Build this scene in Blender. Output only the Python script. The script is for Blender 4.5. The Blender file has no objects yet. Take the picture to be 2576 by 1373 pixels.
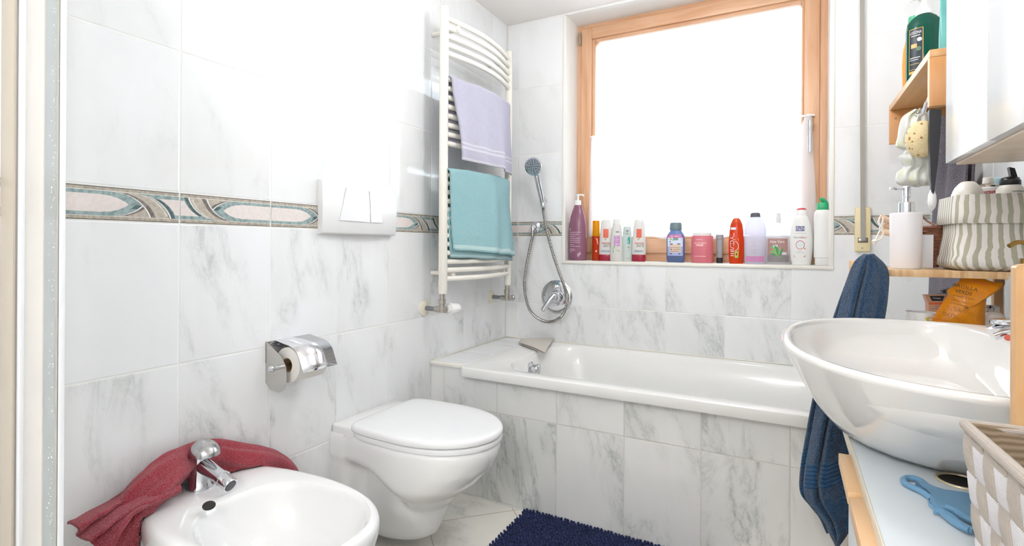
import bpy, bmesh, math, random
from mathutils import Vector, Matrix, noise
random.seed(7)
PI = math.pi
S = bpy.context.scene
COL = S.collection
# ------------------------------------------------------------------ camera
W, H = 2576, 1373
F = 1297.5; YAW = math.radians(28.171); ROLL = math.radians(.3566)
CAM = Vector((1.3157, 0, 1.006)); PY = 617.47
fw = Vector((-math.sin(YAW), math.cos(YAW), 0)); rr = Vector((math.cos(YAW), math.sin(YAW), 0)); uu = Vector((0, 0, 1))
r2 = rr*math.cos(ROLL)+uu*math.sin(ROLL); u2 = -rr*math.sin(ROLL)+uu*math.cos(ROLL)
def ray(u, v): return fw + r2*((u-1288)/F) + u2*((PY-v)/F)
def aX(u, v, X): d = ray(u, v); return CAM + d*((X-CAM.x)/d.x)
def aY(u, v, Y): d = ray(u, v); return CAM + d*((Y-CAM.y)/d.y)
def aZ(u, v, Z): d = ray(u, v); return CAM + d*((Z-CAM.z)/d.z)
cd = bpy.data.cameras.new('camera'); cam = bpy.data.objects.new('camera', cd); COL.objects.link(cam)
cd.sensor_fit = 'HORIZONTAL'; cd.sensor_width = 36; cd.lens = F/W*36; cd.shift_y = (PY-H/2)/W; cd.clip_start = .01
M = Matrix.Identity(4)
for i, v in enumerate((r2, u2, -fw)):
    for k in range(3): M[k][i] = v[k]
M.translation = CAM
cam.matrix_world = M
S.camera = cam
# ------------------------------------------------------------------ room numbers
XR, YB, YR, ZC = 1.7755, 2.3928, -1.5, 2.166
TW, TH, BH = .252, .3442, .077        # tile width, tile height, border height
ZL = .71; ZM = ZL+TH                  # a joint, bottom of the border
WX0, WX1, WZ0, WZ1 = .330, 1.462, .932, 2.160   # window recess
YW = 2.55                             # window frame face
# ------------------------------------------------------------------ materials
def srgb(h):
    h = h.lstrip('#'); c = [int(h[i:i+2], 16)/255 for i in (0, 2, 4)]
    return tuple((x/12.92 if x <= .04045 else ((x+.055)/1.055)**2.4) for x in c)+(1,)
class NT:
    def __init__(s, name):
        s.m = bpy.data.materials.new(name); s.m.use_nodes = True
        s.t = s.m.node_tree; s.p = s.t.nodes['Principled BSDF']; s.out = s.t.nodes['Material Output']
    def n(s, typ, **kw):
        o = s.t.nodes.new(typ)
        for k, v in kw.items():
            if k.startswith('i_'):
                k = k[2:]; o.inputs[int(k) if k.isdigit() else k.replace('_', ' ')].default_value = v
            else: setattr(o, k, v)
        return o
    def l(s, a, b): s.t.links.new(a, b)
    def math(s, op, a, b=None, c=None, clamp=False):
        o = s.t.nodes.new('ShaderNodeMath'); o.operation = op; o.use_clamp = clamp
        for i, x in enumerate((a, b, c)):
            if x is None: continue
            if isinstance(x, (int, float)): o.inputs[i].default_value = x
            else: s.l(x, o.inputs[i])
        return o.outputs[0]
    def mix(s, f, a, b):
        o = s.t.nodes.new('ShaderNodeMix'); o.data_type = 'RGBA'
        for i, x in ((0, f), (6, a), (7, b)):
            if isinstance(x, (int, float)) or isinstance(x, tuple): o.inputs[i].default_value = x
            else: s.l(x, o.inputs[i])
        return o.outputs[2]
    def ramp(s, x, a, b, c=0., d=1.):
        o = s.t.nodes.new('ShaderNodeMapRange'); o.interpolation_type = 'SMOOTHSTEP'
        s.l(x, o.inputs[0]); o.inputs[1].default_value = a; o.inputs[2].default_value = b; o.inputs[3].default_value = c; o.inputs[4].default_value = d
        return o.outputs[0]
    def obj(s): return s.n('ShaderNodeTexCoord').outputs['Object']
    def bump(s, h, strength=.3, dist=.002):
        b = s.n('ShaderNodeBump'); b.inputs['Strength'].default_value = strength; b.inputs['Distance'].default_value = dist
        s.l(h, b.inputs['Height']); s.l(b.outputs[0], s.p.inputs['Normal'])
    def set(s, **k):
        for a, v in k.items(): s.p.inputs[a.replace('_', ' ')].default_value = v
        return s
_mc = {}
def plain(name, hexc, rough=.5, metal=0., **kw):
    if name in _mc: return _mc[name]
    t = NT(name); t.set(Base_Color=srgb(hexc), Roughness=rough, Metallic=metal)
    for k, v in kw.items():
        if k == 'noise':           # faint mottling of the surface
            sc, amt = v; nz = t.n('ShaderNodeTexNoise', i_Scale=sc, i_Detail=5.); t.l(t.obj(), nz.inputs['Vector'])
            c = srgb(hexc); dk = tuple(x*(1-amt) for x in c[:3])+(1,)
            t.l(t.mix(t.ramp(nz.outputs[0], .35, .65), dk, c), t.p.inputs['Base Color'])
        elif k == 'bumps':
            sc, st, di = v; nz = t.n('ShaderNodeTexNoise', i_Scale=sc, i_Detail=3.); t.l(t.obj(), nz.inputs['Vector']); t.bump(nz.outputs[0], st, di)
        else: t.p.inputs[k.replace('_', ' ')].default_value = v
    _mc[name] = t.m
    return t.m
def translucent(name, hexc, f=.45, rough=.3, alpha=0.):
    if name in _mc: return _mc[name]
    t = NT(name); t.set(Base_Color=srgb(hexc), Roughness=rough)
    tr = t.n('ShaderNodeBsdfTranslucent'); tr.inputs[0].default_value = srgb(hexc)
    mx = t.n('ShaderNodeMixShader'); mx.inputs[0].default_value = f
    t.l(t.p.outputs[0], mx.inputs[1]); t.l(tr.outputs[0], mx.inputs[2]); last = mx
    if alpha:
        tp = t.n('ShaderNodeBsdfTransparent'); m2 = t.n('ShaderNodeMixShader'); m2.inputs[0].default_value = alpha
        tp.inputs[0].default_value = tuple(.35+.65*c for c in srgb(hexc)[:3])+(1,)
        t.l(mx.outputs[0], m2.inputs[1]); t.l(tp.outputs[0], m2.inputs[2]); last = m2
    t.l(last.outputs[0], t.out.inputs[0]); _mc[name] = t.m
    return t.m
def pane(name, tint=(1, 1, 1, 1), gloss=.06):
    t = NT(name); t.t.nodes.remove(t.p)
    tp = t.n('ShaderNodeBsdfTransparent'); tp.inputs[0].default_value = tint
    gl = t.n('ShaderNodeBsdfGlossy'); gl.inputs['Roughness'].default_value = .02
    fr = t.n('ShaderNodeFresnel'); fr.inputs[0].default_value = 1.45
    f = t.math('MULTIPLY', fr.outputs[0], 1.0)
    mx = t.n('ShaderNodeMixShader'); t.l(f, mx.inputs[0]); t.l(tp.outputs[0], mx.inputs[1]); t.l(gl.outputs[0], mx.inputs[2])
    t.l(mx.outputs[0], t.out.inputs[0]); return t.m
def tile_mat(name, axis, off, zoff=ZL, border=True, strength=1., rot=None, base='#f2f3f4', size=(TW, TH), stretch=(7.5, 3.), grout='#f3f2ee', seed=0.):
    """marble-look ceramic tiles: joints every tile, grey-green veins that differ from tile to tile"""
    t = NT(name); sp = t.n('ShaderNodeSeparateXYZ')
    src = t.obj()
    if rot is not None:
        mp = t.n('ShaderNodeMapping'); mp.inputs['Rotation'].default_value = (0, 0, rot); t.l(src, mp.inputs[0]); src = mp.outputs[0]
    t.l(src, sp.inputs[0])
    a = sp.outputs[axis[0]]; b = sp.outputs[axis[1]]
    bb = b
    if border:
        up = t.math('GREATER_THAN', b, ZM+BH*.5); bb = t.math('SUBTRACT', b, t.math('MULTIPLY', up, BH))
    A = t.math('DIVIDE', t.math('SUBTRACT', a, off), size[0]); B = t.math('DIVIDE', t.math('SUBTRACT', bb, zoff), size[1])
    fa, fb = t.math('FRACT', A), t.math('FRACT', B); ia, ib = t.math('FLOOR', A), t.math('FLOOR', B)
    da = t.math('MULTIPLY', t.math('MINIMUM', fa, t.math('SUBTRACT', 1., fa)), size[0])
    db = t.math('MULTIPLY', t.math('MINIMUM', fb, t.math('SUBTRACT', 1., fb)), size[1])
    d = t.math('MINIMUM', da, db)
    wn = t.n('ShaderNodeTexWhiteNoise', noise_dimensions='3D'); cv = t.n('ShaderNodeCombineXYZ'); t.l(ia, cv.inputs[0]); t.l(ib, cv.inputs[1]); cv.inputs[2].default_value = seed
    t.l(cv.outputs[0], wn.inputs['Vector'])
    off3 = t.n('ShaderNodeVectorMath', operation='SCALE'); t.l(wn.outputs['Color'], off3.inputs[0]); off3.inputs['Scale'].default_value = 23.
    lc = t.n('ShaderNodeCombineXYZ'); t.l(t.math('MULTIPLY', t.math('ADD', a, t.math('MULTIPLY', b, .16)), stretch[0]), lc.inputs[0]); t.l(t.math('MULTIPLY', b, stretch[1]), lc.inputs[1])
    vv = t.n('ShaderNodeVectorMath', operation='ADD'); t.l(lc.outputs[0], vv.inputs[0]); t.l(off3.outputs[0], vv.inputs[1])
    n1 = t.n('ShaderNodeTexNoise', i_Scale=.62, i_Detail=8., i_Roughness=.6, i_Distortion=.5); t.l(vv.outputs[0], n1.inputs['Vector'])
    dd = t.math('ABSOLUTE', t.math('SUBTRACT', n1.outputs[0], .5))
    v1 = t.ramp(dd, 0., .012, 1., 0.); soft = t.ramp(dd, 0., .075, 1., 0.)
    n2 = t.n('ShaderNodeTexNoise', i_Scale=.6, i_Detail=3., i_Roughness=.5); v2 = t.n('ShaderNodeVectorMath', operation='ADD'); v2.inputs[1].default_value = (5.2, 1.3, 9.); t.l(vv.outputs[0], v2.inputs[0]); t.l(v2.outputs[0], n2.inputs['Vector'])
    spor = t.ramp(n2.outputs[0], .40, .62)
    n3 = t.n('ShaderNodeTexNoise', i_Scale=3.2, i_Detail=8., i_Roughness=.78, i_Distortion=.6); t.l(vv.outputs[0], n3.inputs['Vector'])
    speck = t.math('MULTIPLY', t.ramp(n3.outputs[0], .46, .68), soft)
    cl = t.ramp(n2.outputs[0], .38, .68)
    vein = t.math('MULTIPLY', t.math('MULTIPLY', t.math('ADD', t.math('ADD', t.math('MULTIPLY', v1, .17), t.math('MULTIPLY', speck, .40)), t.math('MULTIPLY', soft, .12)), spor), strength, clamp=True)
    if border:
        vein = t.math('MULTIPLY', vein, t.math('SUBTRACT', 1., t.math('MULTIPLY', up, .78)))
    c0 = t.mix(t.math('MULTIPLY', cl, .38*min(strength, 1.)), srgb(base), srgb('#e0e2de'))
    c1 = t.mix(vein, c0, srgb('#9aa29e'))
    gr = t.ramp(d, .0011, .0019, 1., 0.)
    t.l(t.mix(gr, c1, srgb(grout)), t.p.inputs['Base Color'])
    t.l(t.ramp(d, .0011, .0019, .6, .09), t.p.inputs['Roughness'])
    hh = t.ramp(d, .0008, .004); t.bump(hh, .5, .0015)
    t.p.inputs['IOR'].default_value = 1.5
    return t.m
def wood(name, c1, c2, axis=0, scale=1., rough=.45):
    if name in _mc: return _mc[name]
    t = NT(name); mp = t.n('ShaderNodeMapping'); s = [60., 60., 60.]; s[axis] = 5.; mp.inputs['Scale'].default_value = [x*scale for x in s]
    t.l(t.obj(), mp.inputs[0]); nz = t.n('ShaderNodeTexNoise', i_Scale=1., i_Detail=6., i_Distortion=.6); t.l(mp.outputs[0], nz.inputs['Vector'])
    t.l(t.mix(t.ramp(nz.outputs[0], .3, .7), srgb(c1), srgb(c2)), t.p.inputs['Base Color']); t.set(Roughness=rough)
    _mc[name] = t.m; return t.m
def bamboo(name, c1, c2, axis=0):
    t = NT(name); sp = t.n('ShaderNodeSeparateXYZ'); t.l(t.obj(), sp.inputs[0])
    i = t.math('FLOOR', t.math('MULTIPLY', sp.outputs[axis], 150.)); wn = t.n('ShaderNodeTexWhiteNoise', noise_dimensions='1D'); t.l(i, wn.inputs['W'])
    nz = t.n('ShaderNodeTexNoise', i_Scale=90., i_Detail=3.); t.l(t.obj(), nz.inputs['Vector'])
    f = t.math('ADD', t.math('MULTIPLY', wn.outputs[0], .65), t.math('MULTIPLY', nz.outputs[0], .4), clamp=True)
    t.l(t.mix(f, srgb(c1), srgb(c2)), t.p.inputs['Base Color']); t.set(Roughness=.4); return t.m
def terry(name, c_dark, c_light, bands=None, sc=420., axis=2, strength=.9, rib=None, light=False):
    """looped towelling; bands = flat woven borders between coordinates on the axis"""
    t = NT(name); vo = t.n('ShaderNodeTexVoronoi', i_Scale=sc); t.l(t.obj(), vo.inputs['Vector'])
    nz = t.n('ShaderNodeTexNoise', i_Scale=sc*.8, i_Detail=2.); t.l(t.obj(), nz.inputs['Vector'])
    h = t.math('ADD', t.math('SUBTRACT', 1., vo.outputs['Distance']), t.math('MULTIPLY', nz.outputs[0], .7))
    f = t.ramp(h, .65, 1.35); col = t.mix(f, srgb(c_dark), srgb(c_light))
    if bands:
        sp = t.n('ShaderNodeSeparateXYZ'); t.l(t.n('ShaderNodeTexCoord').outputs['UV'], sp.inputs[0]); z = sp.outputs[1]; msk = None
        for (z0, z1) in bands:
            m = t.math('MULTIPLY', t.math('GREATER_THAN', z, z0), t.math('LESS_THAN', z, z1)); msk = m if msk is None else t.math('MAXIMUM', msk, m)
        sn = t.math('ADD', t.math('MULTIPLY', t.math('SINE', t.math('MULTIPLY', z, rib or 700.)), .5), .5)
        h = t.math('ADD', t.math('MULTIPLY', h, t.math('SUBTRACT', 1., msk)), t.math('MULTIPLY', sn, t.math('MULTIPLY', msk, .6)))
        if light: c_dark, c_light = c_light, light
        mid = tuple((p+q)/2 for p, q in zip(srgb(c_dark), srgb(c_light)))
        col = t.mix(msk, col, t.mix(sn, srgb(c_dark), mid))
    t.l(col, t.p.inputs['Base Color']); t.set(Roughness=.95); t.p.inputs['Sheen Weight'].default_value = .35; t.p.inputs['Specular IOR Level'].default_value = .1
    t.bump(h, strength, .003); return t.m

chrome = plain('chrome', '#d9dade', .07, 1.)
satin = plain('nickel', '#b9b4ac', .28, 1.)
ceramic = plain('ceramic', '#f3f3f2', .07, 0., Coat_Weight=.4, Coat_Roughness=.03)
acrylic = plain('acrylic', '#efefec', .10)
lidmat = plain('lid_plastic', '#f4f5f6', .16)
white_pl = plain('white_plastic', '#efefee', .28)
radmat = plain('radiator_enamel', '#f4f0e6', .18)
plaster = plain('plaster', '#fbf6f2', .9, noise=(3., .02))
revealm = plain('painted_reveal', '#f3f2ee', .55)
dark = plain('dark_hollow', '#241f1a', .7)
black = plain('black_plastic', '#17171b', .3)
white_trim = plain('trim_ceramic', '#f3efe6', .15)
win_wood = wood('window_wood', '#cf9c76', '#e0b592', 2, .5, .35)
win_wood_h = wood('window_wood_rail', '#cf9c76', '#e0b592', 0, .5, .35)
pine = wood('pine', '#d09a62', '#e2b581', 1, .4, .4)
pine_v = wood('pine_panel', '#cf945a', '#e0ab72', 2, .4, .4)
beech = wood('beech', '#d6a673', '#e3bd91', 1, .6, .4)
bam_end = bamboo('bamboo_strips', '#bd8f5c', '#e4c497', 0)
bam_post = wood('bamboo_post', '#d0a26e', '#e0bb8c', 2, .5, .4)
melamine = plain('melamine_top', '#dfe7ec', .22)
melamine_w = plain('melamine_front', '#e9edf0', .3)
# ------------------------------------------------------------------ mesh helpers
ORG = {}
def V(*a): return Vector(a)
def obj(name, bm, mats, parent=None, org=None, smooth=True, angle=40, label=None):
    me = bpy.data.meshes.new(name)
    bmesh.ops.recalc_face_normals(bm, faces=bm.faces[:])
    og = ORG[parent.name] if parent is not None else (Vector(org) if org is not None else Vector((0, 0, 0)))
    if og.length: bmesh.ops.translate(bm, vec=-og, verts=bm.verts[:])
    bm.to_mesh(me); bm.free()
    for m in (mats if isinstance(mats, (list, tuple)) else [mats]): me.materials.append(m)
    if smooth:
        me.polygons.foreach_set('use_smooth', [True]*len(me.polygons)); me.set_sharp_from_angle(angle=math.radians(angle))
    o = bpy.data.objects.new(name, me); COL.objects.link(o)
    if parent is not None: o.parent = parent
    else: o.location = og
    ORG[o.name] = og
    if label: o['label'] = label
    return o
def thing(name, label, cat, loc, group=None):
    o = bpy.data.objects.new(name, None); COL.objects.link(o); o.location = loc; o.empty_display_size = .05
    ORG[o.name] = Vector(loc); return tag(o, label, cat, group)
def tag(o, label, cat, group=None):
    o['label'] = label; o['category'] = cat
    if group: o['group'] = group
    return o
def struct(o): o['kind'] = 'structure'; return o
def B(): return bmesh.new()
def setmi(bm, n0, mi):
    bm.faces.ensure_lookup_table()
    for f in bm.faces[n0:]: f.material_index = mi
def box(bm, x0, x1, y0, y1, z0, z1, r=0., seg=2, mi=0):
    n0 = len(bm.faces)
    vs = [bm.verts.new((x, y, z)) for x in (x0, x1) for y in (y0, y1) for z in (z0, z1)]
    fs = [bm.faces.new([vs[i] for i in q]) for q in ((0, 1, 3, 2), (4, 6, 7, 5), (0, 4, 5, 1), (2, 3, 7, 6), (0, 2, 6, 4), (1, 5, 7, 3))]
    if r > 0:
        es = list({e for f in fs for e in f.edges})
        res = bmesh.ops.bevel(bm, geom=es, offset=r, segments=seg, affect='EDGES', profile=.5)
        for f in res['faces']: f.material_index = mi
    bm.faces.ensure_lookup_table()
    for f in bm.faces[n0:]: f.material_index = mi
    for f in fs:
        if f.is_valid: f.material_index = mi
    return bm
def loft(bm, rings, cap0=True, cap1=True, loop=True, mi=0):
    vr = [[bm.verts.new(p) for p in r] for r in rings]; n = len(rings[0])
    for a, b in zip(vr[:-1], vr[1:]):
        for i in range(n if loop else n-1):
            j = (i+1) % n
            try: bm.faces.new((a[i], a[j], b[j], b[i])).material_index = mi
            except ValueError: pass
    for flag, r in ((cap0, vr[0]), (cap1, vr[-1])):
        if flag:
            try: bm.faces.new(r).material_index = mi
            except ValueError: pass
    return vr
def lathe(bm, cx, cy, prof, n=32, cap0=True, cap1=True, mi=0, rot=0., sq=2.):
    rings = []
    for p in prof:
        z, rx = p[0], p[1]; ry = p[2] if len(p) > 2 else rx
        ring = []
        for k in range(n):
            t = 2*PI*k/n; c, s = math.cos(t), math.sin(t)
            if sq != 2.: c = math.copysign(abs(c)**(2/sq), c); s = math.copysign(abs(s)**(2/sq), s)
            x, y = rx*c, ry*s
            ring.append((cx+x*math.cos(rot)-y*math.sin(rot), cy+x*math.sin(rot)+y*math.cos(rot), z))
        rings.append(ring)
    loft(bm, rings, cap0, cap1, mi=mi); return bm
def disc_lathe(bm, base, axis, prof, n=28, mi=0, cap0=True, cap1=True):
    """profile (distance along axis, radius) about an arbitrary axis"""
    ax = Vector(axis).normalized(); s = ax.orthogonal().normalized(); t = ax.cross(s); base = Vector(base)
    loft(bm, [[base+ax*d+(s*math.cos(2*PI*k/n)+t*math.sin(2*PI*k/n))*r for k in range(n)] for d, r in prof], cap0, cap1, mi=mi); return bm
def tube(bm, pts, r, n=10, cap=True, mi=0, closed=False, flat=1.):
    pts = [Vector(p) for p in pts]; N = len(pts); rings = []; prev = None
    for i, p in enumerate(pts):
        if closed: t = (pts[(i+1) % N]-pts[i-1])
        else: t = pts[min(i+1, N-1)]-pts[max(i-1, 0)]
        t.normalize()
        if prev is None: s = t.orthogonal().normalized()
        else: s = (prev-t*prev.dot(t)).normalized()
        prev = s; b = t.cross(s); R = r[i] if isinstance(r, (list, tuple)) else r
        rings.append([p+(s*math.cos(2*PI*k/n)+b*math.sin(2*PI*k/n)*flat)*R for k in range(n)])
    if closed: rings.append(rings[0])
    loft(bm, rings, cap and not closed, cap and not closed, mi=mi); return bm
def smoothpath(pts, per=8):
    P = [Vector(p) for p in pts]; out = []
    for i in range(len(P)-1):
        p0, p1, p2, p3 = P[max(i-1, 0)], P[i], P[i+1], P[min(i+2, len(P)-1)]
        for k in range(per):
            t = k/per
            out.append(.5*((2*p1)+(p2-p0)*t+(2*p0-5*p1+4*p2-p3)*t*t+(3*p1-p0-3*p2+p3)*t**3))
    out.append(P[-1]); return out
def prism(bm, poly, d, mi=0):
    """poly: 3-D points of a flat outline, pushed along d; shape with thickness"""
    d = Vector(d); loft(bm, [[Vector(p) for p in poly], [Vector(p)+d for p in poly]], mi=mi); return bm
def sheet(name, f, nu, nv, mat, parent=None, thick=.004, org=None, uv=True):
    bm = B(); vs = [[bm.verts.new(f(i/nu, j/nv)) for j in range(nv+1)] for i in range(nu+1)]
    L = bm.loops.layers.uv.new('UVMap')
    for i in range(nu):
        for j in range(nv):
            fc = bm.faces.new((vs[i][j], vs[i+1][j], vs[i+1][j+1], vs[i][j+1]))
            for lp, (a, b) in zip(fc.loops, ((i, j), (i+1, j), (i+1, j+1), (i, j+1))): lp[L].uv = (a/nu, b/nv)
    o = obj(name, bm, mat, parent, org, angle=180)
    md = o.modifiers.new('thickness', 'SOLIDIFY'); md.thickness = thick; md.offset = 0
    return o
def nz(x, y, z=0.): return noise.noise(Vector((x, y, z)))
def ss(x, a, b): t = max(0., min(1., (x-a)/(b-a))); return t*t*(3-2*t)
_tx = {}
def text_geo(s):
    if s in _tx: return _tx[s]
    c = bpy.data.curves.new('writing', 'FONT'); c.body = s; c.size = 1; c.align_x = 'CENTER'; c.align_y = 'CENTER'; c.resolution_u = 3
    o = bpy.data.objects.new('writing', c); COL.objects.link(o); bpy.context.view_layer.update()
    me = o.to_mesh(); g = ([tuple(v.co) for v in me.vertices], [tuple(p.vertices) for p in me.polygons]); o.to_mesh_clear()
    bpy.data.objects.remove(o); bpy.data.curves.remove(c)
    xs = [v[0] for v in g[0]]; ys = [v[1] for v in g[0]]; w = max(xs)-min(xs); h = max(ys)-min(ys); mx = (max(xs)+min(xs))/2; my = (max(ys)+min(ys))/2
    g = ([((v[0]-mx), (v[1]-my)) for v in g[0]], g[1], w, h); _tx[s] = g; return g
def write(bm, s, fn, width=None, height=None, rot=0., c=(0, 0), mi=0):
    """letters as mesh: fn maps flat label coordinates to the surface"""
    vs, fs, w, h = text_geo(s); kx = (width/w) if width else height/h; ky = (height/h) if height else kx
    if not width: kx = ky
    cr, sr = math.cos(rot), math.sin(rot); nv = []
    for x, y in vs:
        x, y = x*kx, y*ky; nv.append(bm.verts.new(fn(c[0]+x*cr-y*sr, c[1]+x*sr+y*cr)))
    for f in fs:
        try: bm.faces.new([nv[i] for i in f]).material_index = mi
        except ValueError: pass
def patch(bm, fn, a0, a1, z0, z1, mi=0, n=8):
    """a printed patch following the surface"""
    r0 = [bm.verts.new(fn(a0+(a1-a0)*i/n, z0)) for i in range(n+1)]; r1 = [bm.verts.new(fn(a0+(a1-a0)*i/n, z1)) for i in range(n+1)]
    for i in range(n): bm.faces.new((r0[i], r0[i+1], r1[i+1], r1[i])).material_index = mi
def ppoly(bm, fn, pts, mi=0): bm.faces.new([bm.verts.new(fn(*p)) for p in pts]).material_index = mi
def surf(prof, cx, cy, face=0., eps=.0004, z0=0.):
    """maps (arc length a, height z) to the skin of a bottle of elliptic section"""
    def fn(a, z, e=eps):
        for p, q in zip(prof[:-1], prof[1:]):
            if p[0] <= z <= q[0] and q[0] > p[0]: break
        t = max(0, min(1, (z-p[0])/max(1e-6, q[0]-p[0])))
        rx = p[1]+(q[1]-p[1])*t; py = p[2] if len(p) > 2 else p[1]; qy = q[2] if len(q) > 2 else q[1]; ry = py+(qy-py)*t
        th = face+a/max(rx, 1e-4)
        return (cx+(rx+e)*math.sin(th), cy-(ry+e)*math.cos(th), z0+z)
    return fn
# ================================================================== SETTING
def build_setting():
    bm = B(); box(bm, -.12, 0, YR, YB+.3, 0, ZC); struct(obj('wall_left', bm, tile_mat('tiles_left_wall', ('Y', 'Z'), .729), smooth=False))
    bm = B(); box(bm, XR, XR+.12, YR, YB+.3, 0, ZC); struct(obj('wall_right', bm, tile_mat('tiles_right_wall', ('Y', 'Z'), .729, seed=4.), smooth=False))
    bm = B(); yb = 2.70
    box(bm, 0, WX0, YB, yb, 0, ZC); box(bm, WX1, XR, YB, yb, 0, ZC); box(bm, WX0, WX1, YB, yb, 0, WZ0); box(bm, WX0, WX1, YB, yb, WZ1, ZC)
    struct(obj('wall_back', bm, tile_mat('tiles_back_wall', ('X', 'Z'), .0693, seed=2.), smooth=False))
    bm = B(); box(bm, -.12, XR+.12, YR-.12, YR, 0, ZC); struct(obj('wall_rear', bm, plaster, smooth=False))
    bm = B(); box(bm, .58, .64, YR, YR+.02, 0, 2.06, .003); box(bm, 1.40, 1.46, YR, YR+.02, 0, 2.06, .003); box(bm, .64, 1.40, YR, YR+.02, 2.0, 2.06, .003); box(bm, .645, 1.395, YR, YR+.012, .005, 1.995, .002); struct(obj('door_1', bm, white_pl))
    bm = B(); box(bm, -.12, XR+.12, YR-.12, 2.7, -.1, 0)
    q = math.radians(45); c, s = math.cos(q), math.sin(q); fx, fy = .17, 1.505
    struct(obj('floor', bm, tile_mat('floor_tiles', ('X', 'Y'), (fx*c+fy*s), (-fx*s+fy*c), False, .75, rot=-q, base='#faf6ec', size=(.325, .325), stretch=(7., 4.), grout='#b4b0a2', seed=8.), smooth=False))
    bm = B(); box(bm, -.12, XR+.12, YR-.12, 2.7, ZC, ZC+.1); struct(obj('ceiling', bm, plaster, smooth=False))
    # tiled front of the bath and the little ledge at its head
    tm = tile_mat('tiles_bath_front', ('X', 'Z'), .0648, .3516, False, 1.35, base='#f5f5f3', grout='#dedbd3', seed=6.)
    bm = B(); box(bm, 0, .1665, 1.748, 1.765, 0, .501); box(bm, .1665, XR, 1.748, 1.765, 0, .486); struct(obj('wall_apron', bm, tm, smooth=False))
    lm = tile_mat('tiles_ledge', ('X', 'Y'), -.087, 1.98, False, .8, stretch=(3., 9.), size=(TW, TH), seed=3.)
    bm = B(); box(bm, 0, .166, 1.745, YB, .5012, .523); struct(obj('trim_1', bm, lm, smooth=False))
    bm = B(); box(bm, 0, .164, 1.735, 1.75, .508, .525, .004); struct(obj('trim_2', bm, white_trim))
    # white edge strips around the window recess and the sill
    bm = B(); e = .007
    box(bm, WX0-.012, WX1+.012, YB-e, YB+.01, WZ0-.014, WZ0+.002, .003)
    box(bm, WX0-.012, WX0, YB-.004, YB+.01, WZ0+.002, WZ1, .002); box(bm, WX1, WX1+.012, YB-.004, YB+.01, WZ0+.002, WZ1, .002)
    struct(obj('trim_3', bm, white_trim))
    bm = B()
    box(bm, WX0, WX0+.004, YB, YW+.03, WZ0, WZ1); box(bm, WX1-.004, WX1, YB, YW+.03, WZ0, WZ1); box(bm, WX0, WX1, YB, YW+.03, WZ1-.004, WZ1); box(bm, WX0, WX1, YB, YW+.03, WZ0-.002, WZ0+.002)
    struct(obj('trim_4', bm, revealm, smooth=False))
    # caulk line in the corner over the ledge
    bm = B(); tube(bm, [(.003, YB-.003, .525), (.003, YB-.003, ZC)], .0025, 6); tube(bm, [(.003, 1.75, .526), (.003, YB-.003, .526), (XR-.003, YB-.003, .527)], .0026, 6)
    struct(obj('trim_5', bm, plain('caulk', '#f0eadd', .5)))
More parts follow.
